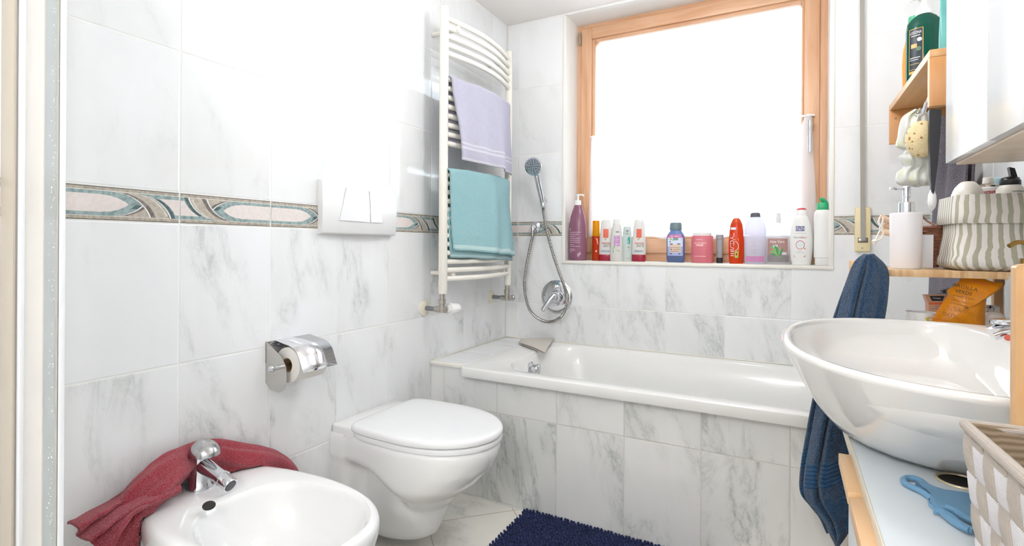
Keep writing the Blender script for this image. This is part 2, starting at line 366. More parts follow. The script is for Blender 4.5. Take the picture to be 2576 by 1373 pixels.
# decorated border: one tile with a pointed medallion and two sweeping arcs; every second one is turned round
BORD = None
def border_strip(name, places, P, nrm):
    """places: (start, flip, s0, s1); P(s metres, height) -> point; nrm: out of the wall"""
    bm = B()
    def arc(s0, t): t0 = -.1; return s0+.321*math.sqrt(max(0, 1-((t-t0)/(.85-t0))**2))
    def ring(pts, lay, mi, st, fl, c0, c1):
        out = []
        for s, t in pts:
            s = max(c0, min(c1, s))
            if fl: s, t = 1-s, 1-t
            out.append(Vector(P(st+s*TW, ZM+t*BH))+nrm*(.0004+.00025*lay))
        try: bm.faces.new([bm.verts.new(p) for p in out]).material_index = mi
        except ValueError: pass
    def rect(a, b, c, d): return [(a, c), (b, c), (b, d), (a, d)]
    ts = [.15+.7*i/12 for i in range(13)]
    def ribbon(s0, off0, off1, t0, t1, lay, mi, *k, mirror=False):
        for i in range(10):
            ta, tb = t0+(t1-t0)*i/10, t0+(t1-t0)*(i+1)/10
            pts = [(arc(s0, ta)+off0, ta), (arc(s0, tb)+off0, tb), (arc(s0, tb)+off1, tb), (arc(s0, ta)+off1, ta)]
            if mirror: pts = [(s, 1-t) for s, t in pts]
            ring(pts, lay, mi, *k)
    for st, fl, c0, c1 in places:
        k = (st, fl, c0, c1); g0, g1 = max(c0, .008), min(c1, .992)
        ring(rect(c0, c1, 0, 1), 0, 0, *k); ring(rect(g0, g1, .03, .97), 1, 1, *k)
        ring(rect(g0, g1, .03, .05), 2, 2, *k); ring(rect(g0, g1, .95, .97), 2, 2, *k)
        ring(rect(g0, g1, .135, .865), 2, 0, *k); ring(rect(g0, g1, .15, .85), 3, 6, *k)
        # medallion on the left, its point at the middle height
        tip = [(arc(.42, t), t) for t in [.85-.35*i/10 for i in range(11)]]; low = [(s, 1-t) for s, t in reversed(tip[:-1])]
        ring([(g0, .15), (g0, .85)]+tip+low, 4, 3, *k)
        inn = [(g0, .25), (g0, .75), (.40, .75)]; m = [(arc(.40, .75-.25*i/8+.10)-.055, .75-.25*i/8) for i in range(9)]
        ring(inn+m+[(s, 1-t) for s, t in reversed(m[:-1])]+[(.40, .25)], 5, 4, *k)
        ribbon(.42, -.055, 0, .5, .62, 5, 7, *k, mirror=True)
        # field right of the second arc
        a2 = [(arc(.60, t), t) for t in reversed(ts)]
        ring(a2+[(g1, .15), (g1, .85)], 4, 3, *k)
        ring([(min(arc(.60, t)+.06, .99), t) for t in [.74-.48*i/8 for i in range(9)]]+[(g1, .26), (g1, .74)], 5, 4, *k)
        ribbon(.60, .0, .05, .15, .72, 6, 7, *k)
        ribbon(.42, .012, .055, .15, .82, 5, 5, *k); ribbon(.60, -.035, -.01, .2, .8, 5, 8, *k)
        ribbon(.42, .0, .014, .15, .85, 7, 0, *k); ribbon(.60, .0, .014, .15, .85, 7, 0, *k); ribbon(.42, .0, .014, .5, .85, 7, 0, *k, mirror=True)
        ribbon(.42, .02, .05, .55, .82, 6, 5, *k, mirror=True)
    def mott(n, a, b): return plain(n, a, .12, noise=(110., b))
    mats = [plain('border_line', '#f0efec', .15), mott('border_beige', '#c3b8a8', .32), plain('border_edge', '#5b5750', .2), mott('border_teal', '#a3b7b6', .35),
            mott('border_blush', '#e9dfda', .06), mott('border_mauve', '#8f8680', .35), mott('border_stone', '#c9c0b2', .22), mott('border_slate', '#5f7577', .3), mott('border_sand', '#ddd6cb', .15)]
    return struct(obj(name, bm, mats, smooth=False))
def build_borders():
    y0 = .729
    pl = []
    for i in range(-8, 7):
        st = y0+i*TW
        if st > YB: continue
        pl.append((st, i % 2 == 0, 0., 1.) if st+TW <= YB else ((st, False, 0., (YB-st)/TW)))
    pl = [p if not (p[1] and p[3] < 1) else p for p in pl]
    border_strip('trim_6', pl, lambda s, h: (0, s, h), V(1, 0, 0))
    x0 = .0693; X = [(x0-TW, True, 0., TW*0+1.), (x0, False, 0., 1.), (x0+TW*5, False, (WX1+.013-x0-TW*5)/TW, 1.), (x0+TW*6, True, 0, 1)]
    def Pb(s, h): return (max(.001, min(XR-.001, s)), YB, h)
    border_strip('trim_7', X, Pb, V(0, -1, 0))
    border_strip('trim_8', [(y0+i*TW, i % 2 == 0, 0., 1.) for i in range(2, 7) if y0+i*TW+TW <= YB], lambda s, h: (XR, s, h), V(-1, 0, 0))
# ------------------------------------------------------------------ window
def build_window():
    y0, y1 = YW, YW+.07
    bm = B(); a, b, z0, z1 = WX0+.002, WX1-.003, WZ0+.002, WZ1-.003
    def frame(bm, a, b, z0, z1, wl, wr, wt, wb, y0, y1, r=.003):
        box(bm, a, a+wl, y0, y1, z0, z1, r, mi=0); box(bm, b-wr, b, y0, y1, z0, z1, r, mi=0)
        box(bm, a+wl, b-wr, y0, y1, z1-wt, z1, r, mi=1); box(bm, a+wl, b-wr, y0, y1, z0, z0+wb, r, mi=1)
    frame(bm, a, b, z0, z1, .034, .036, .03, .045, y0, y1)
    w = struct(obj('window_1', bm, [win_wood, win_wood_h]))
    bm = B(); frame(bm, a+.028, b-.030, z0+.04, z1-.024, .056, .058, .058, .07, y0-.014, y1-.01, .004); obj('sash', bm, [win_wood, win_wood_h], w)
    gx0, gx1, gz0, gz1 = a+.084, b-.088, z0+.11, z1-.082
    bm = B(); frame(bm, gx0, gx1, gz0, gz1, .017, .009, .018, .012, y0-.004, y1-.02, .003); obj('glazing_bead', bm, [win_wood, win_wood_h], w)
    bm = B(); box(bm, gx0+.005, gx1-.005, y0+.022, y0+.028, gz0+.005, gz1-.005); obj('glass_pane', bm, pane('window_glass', (.97, .98, .99, 1)), w, smooth=False)
    bm = B(); h = aY(1458, 98, YW-.012)
    tube(bm, [(h.x+.004, YW-.016, h.z-.035), (h.x+.004, YW-.016, h.z+.03)], .006, 10); obj('hinge', bm, satin, w)
    # handle: rose and lever hanging down
    c = aY(2037, 310, YW-.014); bm = B(); box(bm, c.x-.014, c.x+.014, YW-.024, YW-.013, c.z-.032, c.z+.032, .004); hd = obj('handle_rose', bm, plain('brass_tan', '#c9a27a', .3, .6), w)
    c2 = aY(2043, 318, YW-.06); e2 = aY(2045, 382, YW-.062)
    bm = B(); tube(bm, smoothpath([(c.x, YW-.02, c.z), (c.x, YW-.05, c.z), (c.x, YW-.060, c.z-.012), (c.x, YW-.062, c.z-.13)], 5), .0085, 12); obj('handle_lever', bm, chrome, w)
def build_curtain():
    top = 1.567; X0, X1 = .424, 1.400; Yc = YW-.036
    def f(a, b):
        z = top-.004-(top-1.055)*b; x = X0+(X1-X0)*a
        # held at both hooks, gathered and flaring out below them
        fl = math.sin(a*PI*26)*.006*(.5+b); g = ss(a, .86, 1.)
        x += (.026*g*b-.012*(1-ss(a, 0, .08))*b)
        sag = -.30*math.sin(PI*min(1, max(0, (a-.03)/.94)))**.55*(1-b)
        return (x, Yc+fl+.004*nz(a*20, b*3), z+sag*.9 if b < 1 else z+.01*math.sin(a*PI*9))
    o = sheet('cafe_curtain', f, 150, 26, translucent('sheer_fabric', '#fbfbfc', .5, .8, .45), None, .0008, (X0, Yc, 1.055))
    tag(o, 'white sheer cafe curtain hanging across the lower window between two hooks', 'curtain')
    for (u, v, w_, lab) in ((1491, 346, .010, 'small white suction hook at the left side of the window'), (2033, 292, .024, 'small white suction hook beside the window handle')):
        p = aY(u, v, YW-.02); bm = B()
        disc_lathe(bm, (p.x, YW-.0145, p.z), (0, -1, 0), [(0, .012), (.003, .011), (.006, .005), (.014, .004)], 16)
        box(bm, p.x-w_, p.x+w_, YW-.034, YW-.026, p.z-.004, p.z+.004, .002)
        tag(obj('suction_hook', bm, white_pl, None, (p.x, YW-.02, p.z)), lab, 'hook', 'curtain hooks')
# ------------------------------------------------------------------ radiator
RX = .098; RY0, RY1 = 1.686, 2.226
def bow(y): t = (y-RY0)/(RY1-RY0); return .042*math.sin(PI*max(0, min(1, t)))
def build_radiator():
    r = thing('towel_radiator', 'tall white ladder radiator with curved rungs on the tiled left wall', 'radiator', (RX, (RY0+RY1)/2, .82))
    for y in (RY0, RY1):
        bm = B(); ring = [(.019*math.cos(t)*(1 if math.cos(t) > 0 else .7), .018*math.copysign(abs(math.sin(t))**.7, math.sin(t))) for t in [2*PI*k/24 for k in range(24)]]
        loft(bm, [[(RX+a*s, y+b*s, z) for a, b in ring] for z, s in ((.812, .9), (.815, 1), (1.955, 1), (1.958, .9))]); obj('side_pipe', bm, radmat, r)
        bm = B(); lathe(bm, RX, y, [(1.957, .006), (1.964, .006), (1.966, .004)], 12); obj('bleed_plug', bm, satin, r)
    zs = [1.915-.0345*k for k in range(5)]+[1.673-.037*k for k in range(8)]+[1.288-.0348*k for k in range(13)]
    for z in zs:
        bm = B(); tube(bm, [(RX+.004+bow(y), y, z) for y in [RY0+(RY1-RY0)*i/20 for i in range(21)]], .0112, 10); obj('rung', bm, radmat, r)
    for y in (RY0+.06, RY1-.05):
        for z in (1.885, .89):
            bm = B(); tube(bm, [(.001, y, z), (RX+.004 if z < 1 else RX+.012, y, z)], .010, 10); disc_lathe(bm, (RX+.005+bow(y)-(.02 if z < 1 else 0), y, z), (1, 0, .0), [(0, .014), (.014, .014), (.016, .011)], 14); obj('wall_bracket', bm, radmat, r)
    for y, th in ((RY0, True), (RY1, False)):
        z = .748; bm = B()
        disc_lathe(bm, (.0, y+.01, z), (1, 0, 0), [(0, .034), (.006, .033), (.010, .022), (.012, .014)], 24); obj('wall_rose', bm, plain('cream_plastic', '#efe8d6', .3), r)
        bm = B(); tube(bm, [(.008, y+.01, z), (RX-.03, y+.004, z)], .0095, 12); obj('supply_pipe', bm, plain('grey_pipe', '#8e9295', .35, .6), r)
        bm = B(); disc_lathe(bm, (RX-.035, y+.003, z), (1, 0, 0), [(0, .0125), (.012, .0135), (.02, .0125), (.05, .013), (.052, .008)], 14)
        lathe(bm, RX, y, [(z-.01, .012), (z+.02, .012), (z+.022, .015), (z+.04, .015), (z+.042, .011), (.814, .011)], 12); obj('valve_body', bm, satin, r)
        if th:
            bm = B(); ax = V(.35, 1, 0).normalized(); n = 36; b0 = V(RX+.012, y+.018, z)
            prof = [(0, .017), (.008, .017), (.009, .024), (.014, .025), (.052, .021), (.056, .018), (.057, .010)]; rings = []
            s = ax.orthogonal().normalized(); t = ax.cross(s)
            for d, R in prof: rings.append([b0+ax*d+(s*math.cos(2*PI*k/n)+t*math.sin(2*PI*k/n))*(R-(.0016 if (k % 3 == 0 and d > .012) else 0)) for k in range(n)])
            loft(bm, rings); obj('thermostat_knob', bm, white_pl, r)
        else:
            bm = B(); disc_lathe(bm, (RX+.005, y+.012, z), (.2, 1, 0), [(0, .011), (.02, .011), (.022, .013), (.03, .013), (.032, .01)], 12); obj('valve_cap', bm, satin, r)
def hang_towel(name, label, mat, ylt, yrt, ylb, yrb, zt0, zt1, zb0, zb1, bar, seed, hem, under=False):
    """folded over a rung: back layer, over the bar, front layer"""
    t = thing(name, label, 'towel', (RX+.03, (ylt+yrt)/2, bar))
    def front(a, b):
        y = (ylt+(yrt-ylt)*a)*(1-b)+(ylb+(yrb-ylb)*a)*b
        zt = zt0+(zt1-zt0)*a; zb = zb0+(zb1-zb0)*a
        k = b; q = .09
        if b < q: th = PI*.5*(1-b/q); ox = .0165*math.cos(th); oz = .0165*math.sin(th)-.0165
        else: ox = .0165; oz = -.0165
        z = zt+oz-(zt-zb-.0165)*max(0, (b-q)/(1-q))
        fold = (.012*math.sin(a*9+seed+b*2)+.010*math.sin(a*19+b*3+seed))*ss(b, .05, .7)
        flare = .018*ss(b, .3, 1.)*(.4+abs(math.sin(a*3+seed)))
        return (RX+.007+bow(min(max(y, RY0+.03), RY1-.02))+ox+fold*.8+flare+.002*nz(a*9, b*9, seed), y+.006*nz(b*4, a*2, seed+3), z+.004*nz(a*6, seed))
    sheet('front_panel', front, 60, 50, mat, t, .006)
    if under:
        def inner(a, b):
            x, y, z = front(a, .5+.5*b); return (x-.010-.004*b, y-.004*(1-a), z-.030*b*(1-.3*a))
        sheet('under_layer', inner, 40, 20, mat, t, .005)
    def back(a, b):
        y = (ylt+(yrt-ylt)*a); zt = zt0+(zt1-zt0)*a; zb = hem
        q = .12
        if b < q: th = PI*.5*(1-b/q); ox = -.0165*math.cos(th); oz = .0165*math.sin(th)-.0165
        else: ox = -.0165; oz = -.0165
        return (RX+.007+bow(min(max(y, RY0+.03), RY1-.02))+ox-.004*b, y-.012*b, zt+oz-(zt-zb)*max(0, (b-q)/(1-q)))
    sheet('back_panel', back, 30, 30, mat, t, .006)
    return t
def build_rad_towels():
    lav = terry('lavender_terry', '#d0cce4', '#eeecf7', bands=[(.79, .815), (.84, .865), (.97, 1.)], sc=640., light='#f6f4fb')
    hang_towel('hand_towel', 'lavender towel with two woven bands hung over the upper radiator rungs', lav, 1.696, 2.170, 1.742, 2.200, 1.683, 1.687, 1.352, 1.345, 1.67, .5, 1.43)
    aq = terry('aqua_terry', '#97d3da', '#d2f1f4', bands=[(.93, .975)], sc=640., light='#dcf6f8')
    hang_towel('hand_towel', 'turquoise towel folded over the middle radiator rungs below the lavender one', aq, 1.690, 2.175, 1.715, 2.205, 1.312, 1.322, .985, .955, 1.3, 2.4, .95, True)
# ------------------------------------------------------------------ wall fittings
def build_flush():
    f = thing('flush_plate', 'white dual flush plate on the left wall above the toilet', 'flush plate', (0, 1.32, 1.125))
    y0, y1, z0, z1 = 1.150, 1.497, 1.040, 1.212
    bm = B(); n = 14; rings = []
    for i in range(n+1):
        s = i/n; y = y0+(y1-y0)*s; bul = .020+.013*math.sin(PI*s)
        rings.append([(0, y, z0), (bul-.006, y, z0), (bul, y, z0+.006), (bul+.004*math.sin(PI*.5), y, (z0+z1)/2), (bul, y, z1-.006), (bul-.006, y, z1), (0, y, z1)])
    loft(bm, rings); obj('plate', bm, white_pl, f, angle=50)
    def X(y): s = (y-y0)/(y1-y0); return .020+.013*math.sin(PI*s)+.003
    for nm, pts in (('full_flush_button', [(1.212, 1.085), (1.345, 1.083), (1.337, 1.190), (1.238, 1.192)]), ('half_flush_button', [(1.349, 1.083), (1.413, 1.085), (1.388, 1.192), (1.341, 1.190)])):
        bm = B(); N = 10; r0 = []
        (a, az), (b, bz), (c, cz), (d, dz) = pts; rings = []
        for i in range(N+1):
            s = i/N
            for_ = []
            pa = (a+(b-a)*s, az+(bz-az)*s); pd = (d+(c-d)*s, dz+(cz-dz)*s); m = .002*math.sin(PI*s)
            e = .0022
            for_ = [(X(pa[0])-.006, pa[0], pa[1]), (X(pa[0])+.001+m, pa[0], pa[1]), (X(pa[0])+e+m+.0015, (pa[0]+pd[0])/2, (pa[1]+pd[1])/2), (X(pd[0])+.001+m, pd[0], pd[1]), (X(pd[0])-.006, pd[0], pd[1])]
            rings.append(for_)
        loft(bm, rings); obj(nm, bm, lidmat, f, angle=30)
        bm = B(); tube(bm, [(X(p[0])+.0006, p[0], p[1]) for p in pts], .0009, 6, closed=True); obj('button_gap', bm, plain('gap_grey', '#b9b9bc', .5), f)
def build_paper():
    yc0, yc1, xc, zc, R = .992, 1.096, .062, .662, .050
    h = thing('toilet_paper_holder', 'chrome toilet paper holder with hinged cover on the left wall', 'toilet paper holder', (0, 1.05, .66))
    bm = B(); box(bm, 0, .004, .968, 1.115, .665, .727, .001); obj('back_plate', bm, chrome, h)
    bm = B(); pts = [(0, .727)]+[(.004, .727), (.068, .690)]+[(.075+.0*k, .68) for k in range(1)]+[(.058+.05*math.cos(t)*.62, .640+.05*math.sin(t)) for t in [.5-2.1*k/10 for k in range(11)]]+[(.02, .592), (0, .61)]
    prism(bm, [(x, .968, z) for x, z in pts], (0, .0016, 0)); obj('side_plate', bm, plain('brushed_chrome', '#c9c7c2', .22, 1.), h, angle=30)
    bm = B(); tube(bm, [(xc, .955, zc), (xc, 1.108, zc)], .006, 12); obj('spindle', bm, chrome, h)
    bm = B(); disc_lathe(bm, (xc, .968, zc), (0, -1, 0), [(0, .007), (.018, .0065), (.02, .0085), (.028, .0095), (.034, .006), (.035, .001)], 16); obj('end_knob', bm, chrome, h)
    bm = B(); path = [(.004, .727)]+[(.012, .729), (.04, .724)]+[(xc+(R+.008)*math.cos(t), zc+(R+.008)*math.sin(t)) for t in [PI*.5-PI*.40*k/9 for k in range(1, 9)]]+[(xc+.062, .664), (xc+.069, .648)]
    a = [(x, .990, z) for x, z in path]; b = [(x, 1.112, z) for x, z in path]
    v0 = [bm.verts.new(p) for p in a]; v1 = [bm.verts.new(p) for p in b]
    for i in range(len(a)-1): bm.faces.new((v0[i], v0[i+1], v1[i+1], v1[i]))
    o = obj('cover_flap', bm, plain('bright_chrome', '#e9eaee', .12, 1.), h, angle=60); md = o.modifiers.new('thickness', 'SOLIDIFY'); md.thickness = .0015
    bm = B(); n = 40; rings = []
    for y, r_ in ((yc0, R-.001), (yc0+.001, R), (yc1-.001, R), (yc1, R-.001), (yc1, .021), (yc0, .021), (yc0, R-.001)):
        rings.append([(xc+r_*math.cos(2*PI*k/n), y, zc+r_*math.sin(2*PI*k/n)) for k in range(n)])
    loft(bm, rings, False, False)
    roll = obj('toilet_roll', bm, plain('tissue', '#eeeae4', .95, bumps=(160., .25, .001)), None, (xc, 1.05, zc), angle=30)
    tag(roll, 'white toilet roll under the chrome cover on the wall', 'toilet paper')
    bm = B(); ring = [(.0205, yc0+.0005), (.0205, yc1-.0005), (.0190, yc1-.0005), (.0190, yc0+.0005), (.0205, yc0+.0005)]
    loft(bm, [[(xc+r_*math.cos(2*PI*k/24), y, zc+r_*math.sin(2*PI*k/24)) for k in range(24)] for r_, y in ring], False, False); obj('cardboard_core', bm, plain('cardboard', '#b69a78', .9), roll)
# ------------------------------------------------------------------ toilet and bidet
def dee(x0, x1, hwb, hw, n=48, ex=2.2, xm=None, sharp=False):
    """D outline from the wall side x0 to the tip x1, half width hwb at the back and hw at the widest"""
    xm = xm if xm is not None else x0+(x1-x0)*.45; pts = []
    for k in range(n):
        t = -PI+2*PI*k/n; c, s = math.cos(t), math.sin(t)
        if c >= 0: x = xm+(x1-xm)*abs(c)**(2/ex); y = hw*math.copysign(abs(s)**(2/ex), s)
        else:
            q = abs(c)**(.55 if not sharp else .36); x = xm-(xm-x0)*q
            w = hw+(hwb-hw)*((xm-x)/(xm-x0))**1.6; y = w*math.copysign(min(1., (abs(s)**(.28 if not sharp else .17))), s)
        pts.append((x, y))
    return pts
def slab(bm, out, z0, z1, r, cy, seg=4, crown=0.):
    cx = sum(p[0] for p in out)/len(out); hw = max(abs(p[1]) for p in out)
    rings = []
    def rg(ins, z, cr=0.): k = 1-ins/hw; kx = 1-ins/((max(p[0] for p in out)-min(p[0] for p in out))/2); return [(cx+(x-cx)*kx, cy+y*k, z) for x, y in out]
    for i in range(seg+1): t = PI/2*i/seg; rings.append(rg(r*.5*(1-math.sin(t)), z0+r*.5*(1-math.cos(t))))
    for i in range(seg+1): t = PI/2*i/seg; rings.append(rg(r*(1-math.cos(t)), z1-r+r*math.sin(t)))
    if crown:
        for ins, dz in ((.03, .45), (.07, .75), (.12, .95)): rings.append(rg(ins, z1+crown*dz))
    loft(bm, rings)
def build_toilet():
    cy = 1.362; t = thing('toilet', 'white wall hung toilet with closed lid beside the bath', 'toilet', (0, cy, .045))
    def xm(z): # front line of the bowl
        pts = [(.045, .26), (.07, .315), (.12, .335), (.17, .355), (.22, .40), (.27, .465), (.32, .510), (.36, .528), (.394, .532)]
        for (a, xa), (b, xb) in zip(pts[:-1], pts[1:]):
            if z <= b: return xa+(xb-xa)*max(0, (z-a)/(b-a))
        return pts[-1][1]
    def W(x, z):
        zb = .268-.115*ss(x, .16, .33)
        R = .150+.031*ss(x, .05, .27)
        lo = .072+.026*ss(z, .05, .17)*ss(x, .1, .25); w = lo+(R-lo)*ss(z, zb-.012, zb+.058+.075*ss(x, .16, .33))
        fl = .150*(1-ss(x, .052, .098))*(1-.35*(1-ss(z, .05, .20)))
        k = .03; d = abs(w-fl)
        return max(w, fl)+((k-d)**2/(4*k) if d < k else 0)
    bm = B(); rings = []; nx = 60
    for z in [.045, .05, .06, .08, .10, .12]+[.135+.0075*k for k in range(28)]+[.352, .365, .38, .388, .394]:
        X = xm(z); ins = .010*(1-ss(z, .044, .062))+.006*ss(z, .382, .395); x1 = X-ins; half = []
        for i in range(nx+1):
            s_ = i/nx; x = x1*(s_ if s_ < .5 else .5+.5*(1-(1-(s_-.5)*2)**2)*1.) if False else x1*math.sin(s_*PI/2)
            x0r = x1*.52; r_ = 1. if x <= x0r else math.sqrt(max(0, 1-((x-x0r)/(x1-x0r))**2.3))
            half.append((x, (W(x, z)-ins)*r_))
        rings.append([(x, cy-w, z) for x, w in half]+[(x, cy+w, z) for x, w in reversed(half[:-1])])
    loft(bm, rings); obj('bowl', bm, ceramic, t, angle=70)
    # raised rear shelf carrying the hinges
    bm = B(); box(bm, 0, .105, cy-.151, cy+.151, .34, .422, .010, 3); obj('rear_shelf', bm, ceramic, t)
    bm = B(); slab(bm, dee(.088, .533, .170, .180, 72, 2.1, sharp=True), .395, .412, .006, cy+.005); obj('seat', bm, lidmat, t, angle=50)
    bm = B(); slab(bm, dee(.080, .536, .176, .184, 72, 2.05, sharp=True), .4135, .437, .013, cy+.005, crown=.004); obj('lid', bm, lidmat, t, angle=50)
    # small printed mark on the side of the rear shelf: two short lines of illegible blue print
    bm = B()
    for z, a, b in ((.388, .038, .060), (.379, .039, .052), (.379, .056, .060)): box(bm, a, b, cy-.1518, cy-.1508, z-.0022, z+.0022)
    obj('printed_mark', bm, plain('print_blue', '#8a8fb0', .4), t, smooth=False)
def build_bidet():
    cy = .76; t = thing('bidet', 'white wall hung bidet with chrome tap in the left foreground', 'bidet', (0, cy, .06))
    n = 64; ct = (.28, 0)
    def outline(x1, hwb, hw, x0=0.): return dee(x0, x1, hwb, hw, n, 2.35, .27)
    rings = []
    for z, x1, hb, hw in ((.06, .26, .07, .075), (.075, .30, .085, .088), (.14, .34, .10, .10), (.20, .40, .115, .122), (.26, .47, .13, .15), (.31, .525, .138, .17), (.35, .553, .142, .18), (.385, .563, .144, .184), (.400, .563, .144, .184)):
        rings.append([(x, cy+y, z) for x, y in outline(x1, hb, hw)])
    o = outline(.563, .144, .184)
    def ins(d, z): return [(.28+(x-.28)*(1-d/.28), cy+y*(1-d/.184), z) for x, y in o]
    rings += [ins(.003, .408), ins(.009, .412), ins(.018, .413)]
    def oval(k, dz, z, dx=0.):
        r_ = []
        for i in range(n):
            th = -PI+2*PI*i/n; c, s = math.cos(th), math.sin(th); ex = 2.5
            x = .345+dx+(.195 if c > 0 else .185)*k*math.copysign(abs(c)**(2/ex), c); y = .152*k*math.copysign(abs(s)**(2/ex), s)
            r_.append((x, cy+y, z))
        return r_
    rings += [oval(1.0, 0, .412), oval(.965, 0, .408), oval(.93, 0, .395), oval(.88, 0, .365), oval(.80, 0, .33, .005), oval(.66, 0, .298, .01), oval(.45, 0, .282, .01), oval(.2, 0, .277, .01)]
    bm = B(); loft(bm, rings); obj('body', bm, ceramic, t, angle=70)
    # overflow slot in the rear inner wall
    c = aX(524, 1271, .188); bm = B()
    disc_lathe(bm, (c.x+.002, c.y, c.z), (.80, -.05, .6), [(0, .014), (.0015, .014)], 20)
    for v in bm.verts: v.co.z = c.z+(v.co.z-c.z)*.62
    obj('overflow_slot', bm, dark, t, label='dark oval overflow slot')
    bm = B(); lathe(bm, .36, cy, [(.277, .022), (.281, .020), (.281, .004)], 20); obj('drain', bm, chrome, t)
    # mixer tap
    bx, by = .052, .752; zb = .4125
    bm = B(); lathe(bm, bx, by, [(zb, .031), (zb+.006, .031), (zb+.010, .028), (zb+.045, .0235), (zb+.078, .0225), (zb+.086, .024)], 28); tap = obj('tap', bm, chrome, t)
    bm = B(); ax = V(.92, .10, -.30).normalized(); p0 = V(bx+.005, by, zb+.058)
    disc_lathe(bm, p0, ax, [(0, .019), (.03, .0185), (.055, .0165), (.072, .0165), (.074, .0185), (.080, .0185)], 24); obj('spout', bm, chrome, tap)
    bm = B(); a2 = V(.90, .08, -.42).normalized(); p1 = p0+ax*.078
    disc_lathe(bm, p1, a2, [(0, .0165), (.012, .017), (.028, .0175), (.030, .0165), (.029, .013)], 24); obj('aerator', bm, chrome, tap)
    bm = B(); disc_lathe(bm, p1+a2*.0292, a2, [(0, .0135), (.0008, .0135)], 20); obj('aerator_mesh', bm, plain('mesh_dark', '#5a5b5e', .4, .6), tap)
    bm = B(); rings = []
    for k in range(9):
        q = k/8*PI/2; rings.append([(bx+.004+math.cos(q)*(.041*math.cos(a)+.012), by+math.cos(q)*.034*math.sin(a), zb+.084+.034*math.sin(q)+.018*math.cos(q)*max(0, math.cos(a))*0-.012*math.cos(q)*max(0, -math.cos(a))) for a in [2*PI*i/28 for i in range(28)]])
    loft(bm, rings); obj('lever_dome', bm, plain('satin_chrome', '#bdbdbf', .16, 1.), tap, angle=60)
def build_red_towel():
    mt = terry('crimson_terry', '#a5303f', '#d4606d', bands=[(0., .035), (.965, 1.)], sc=560., strength=.9, rib=500.)
    t = thing('bidet_towel', 'crimson towel bunched over the back of the bidet behind its tap', 'towel', (.05, .72, .42))
    ctr = [(aX(u, v, x), h, w) for u, v, x, h, w in ((300, 1372, .060, .045, .030), (325, 1310, .062, .043, .034), (350, 1262, .060, .040, .036), (395, 1218, .055, .042, .038), (440, 1180, .045, .040, .036), (490, 1155, .024, .034, .022), (540, 1148, .024, .034, .022), (590, 1152, .036, .034, .030), (640, 1157, .048, .034, .036), (676, 1164, .050, .034, .036), (704, 1180, .050, .034, .036), (722, 1206, .050, .032, .034), (731, 1245, .050, .028, .030), (733, 1290, .050, .02, .02))]
    P = smoothpath([c[0] for c in ctr], 9); N = len(P); Hh = smoothpath([(c[1], c[2], 0) for c in ctr], 9)
    def roll(a, b):
        i = min(N-1, int(a*(N-1)+.5)); p = P[i]; h, w = Hh[i].x, Hh[i].y; th = -PI*.12+2*PI*1.06*b
        tg = (P[min(N-1, i+1)]-P[max(0, i-1)]).normalized(); up = V(1, 0, 0).cross(tg); up = up if up.z > 0 else -up
        k = 1+.13*math.sin(th*4+a*5)+.08*math.sin(th*7-a*9)+.08*nz(a*14, b*9)
        q = p+V(1, 0, 0)*(w*k*math.sin(th))+up*(h*k*math.cos(th))
        q.x = max(.0045, q.x)
        if .60 < q.y < .905: q.z = max(q.z, .4185)
        return q
    sheet('bunched_folds', roll, N-1, 64, mt, t, .004)
    # loose flap falling over the left side
    A = [aX(*q) for q in ((452, 1150, .018), (375, 1195, .02), (290, 1245, .03), (215, 1290, .04), (180, 1318, .05))]
    Bq = [aX(*q) for q in ((458, 1240, .10), (405, 1265, .115), (345, 1290, .115), (300, 1330, .115), (265, 1385, .11))]
    C1 = [aX(*q) for q in ((440, 1195, .075), (385, 1230, .085), (315, 1265, .09), (255, 1310, .10), (195, 1350, .10))]
    PA, PB, PC = smoothpath(A, 10), smoothpath(Bq, 10), smoothpath(C1, 10)
    def flap(a, b):
        i = a*(len(PA)-1); k = min(len(PA)-2, int(i)); f = i-k
        p, q, m = PA[k].lerp(PA[k+1], f), PB[k].lerp(PB[k+1], f), PC[k].lerp(PC[k+1], f)
        r_ = p*((1-b)**2)+m*(2*b*(1-b))+q*(b*b)
        r_.x += .011*math.sin(b*17+a*4)*(.35+a)+.005*nz(a*8, b*8, 4)
        r_.z += .006*math.sin(b*12+a*6)*a
        r_.x = max(.006, r_.x)
        return r_
    sheet('loose_flap', flap, 50, 50, mt, t, .0055)
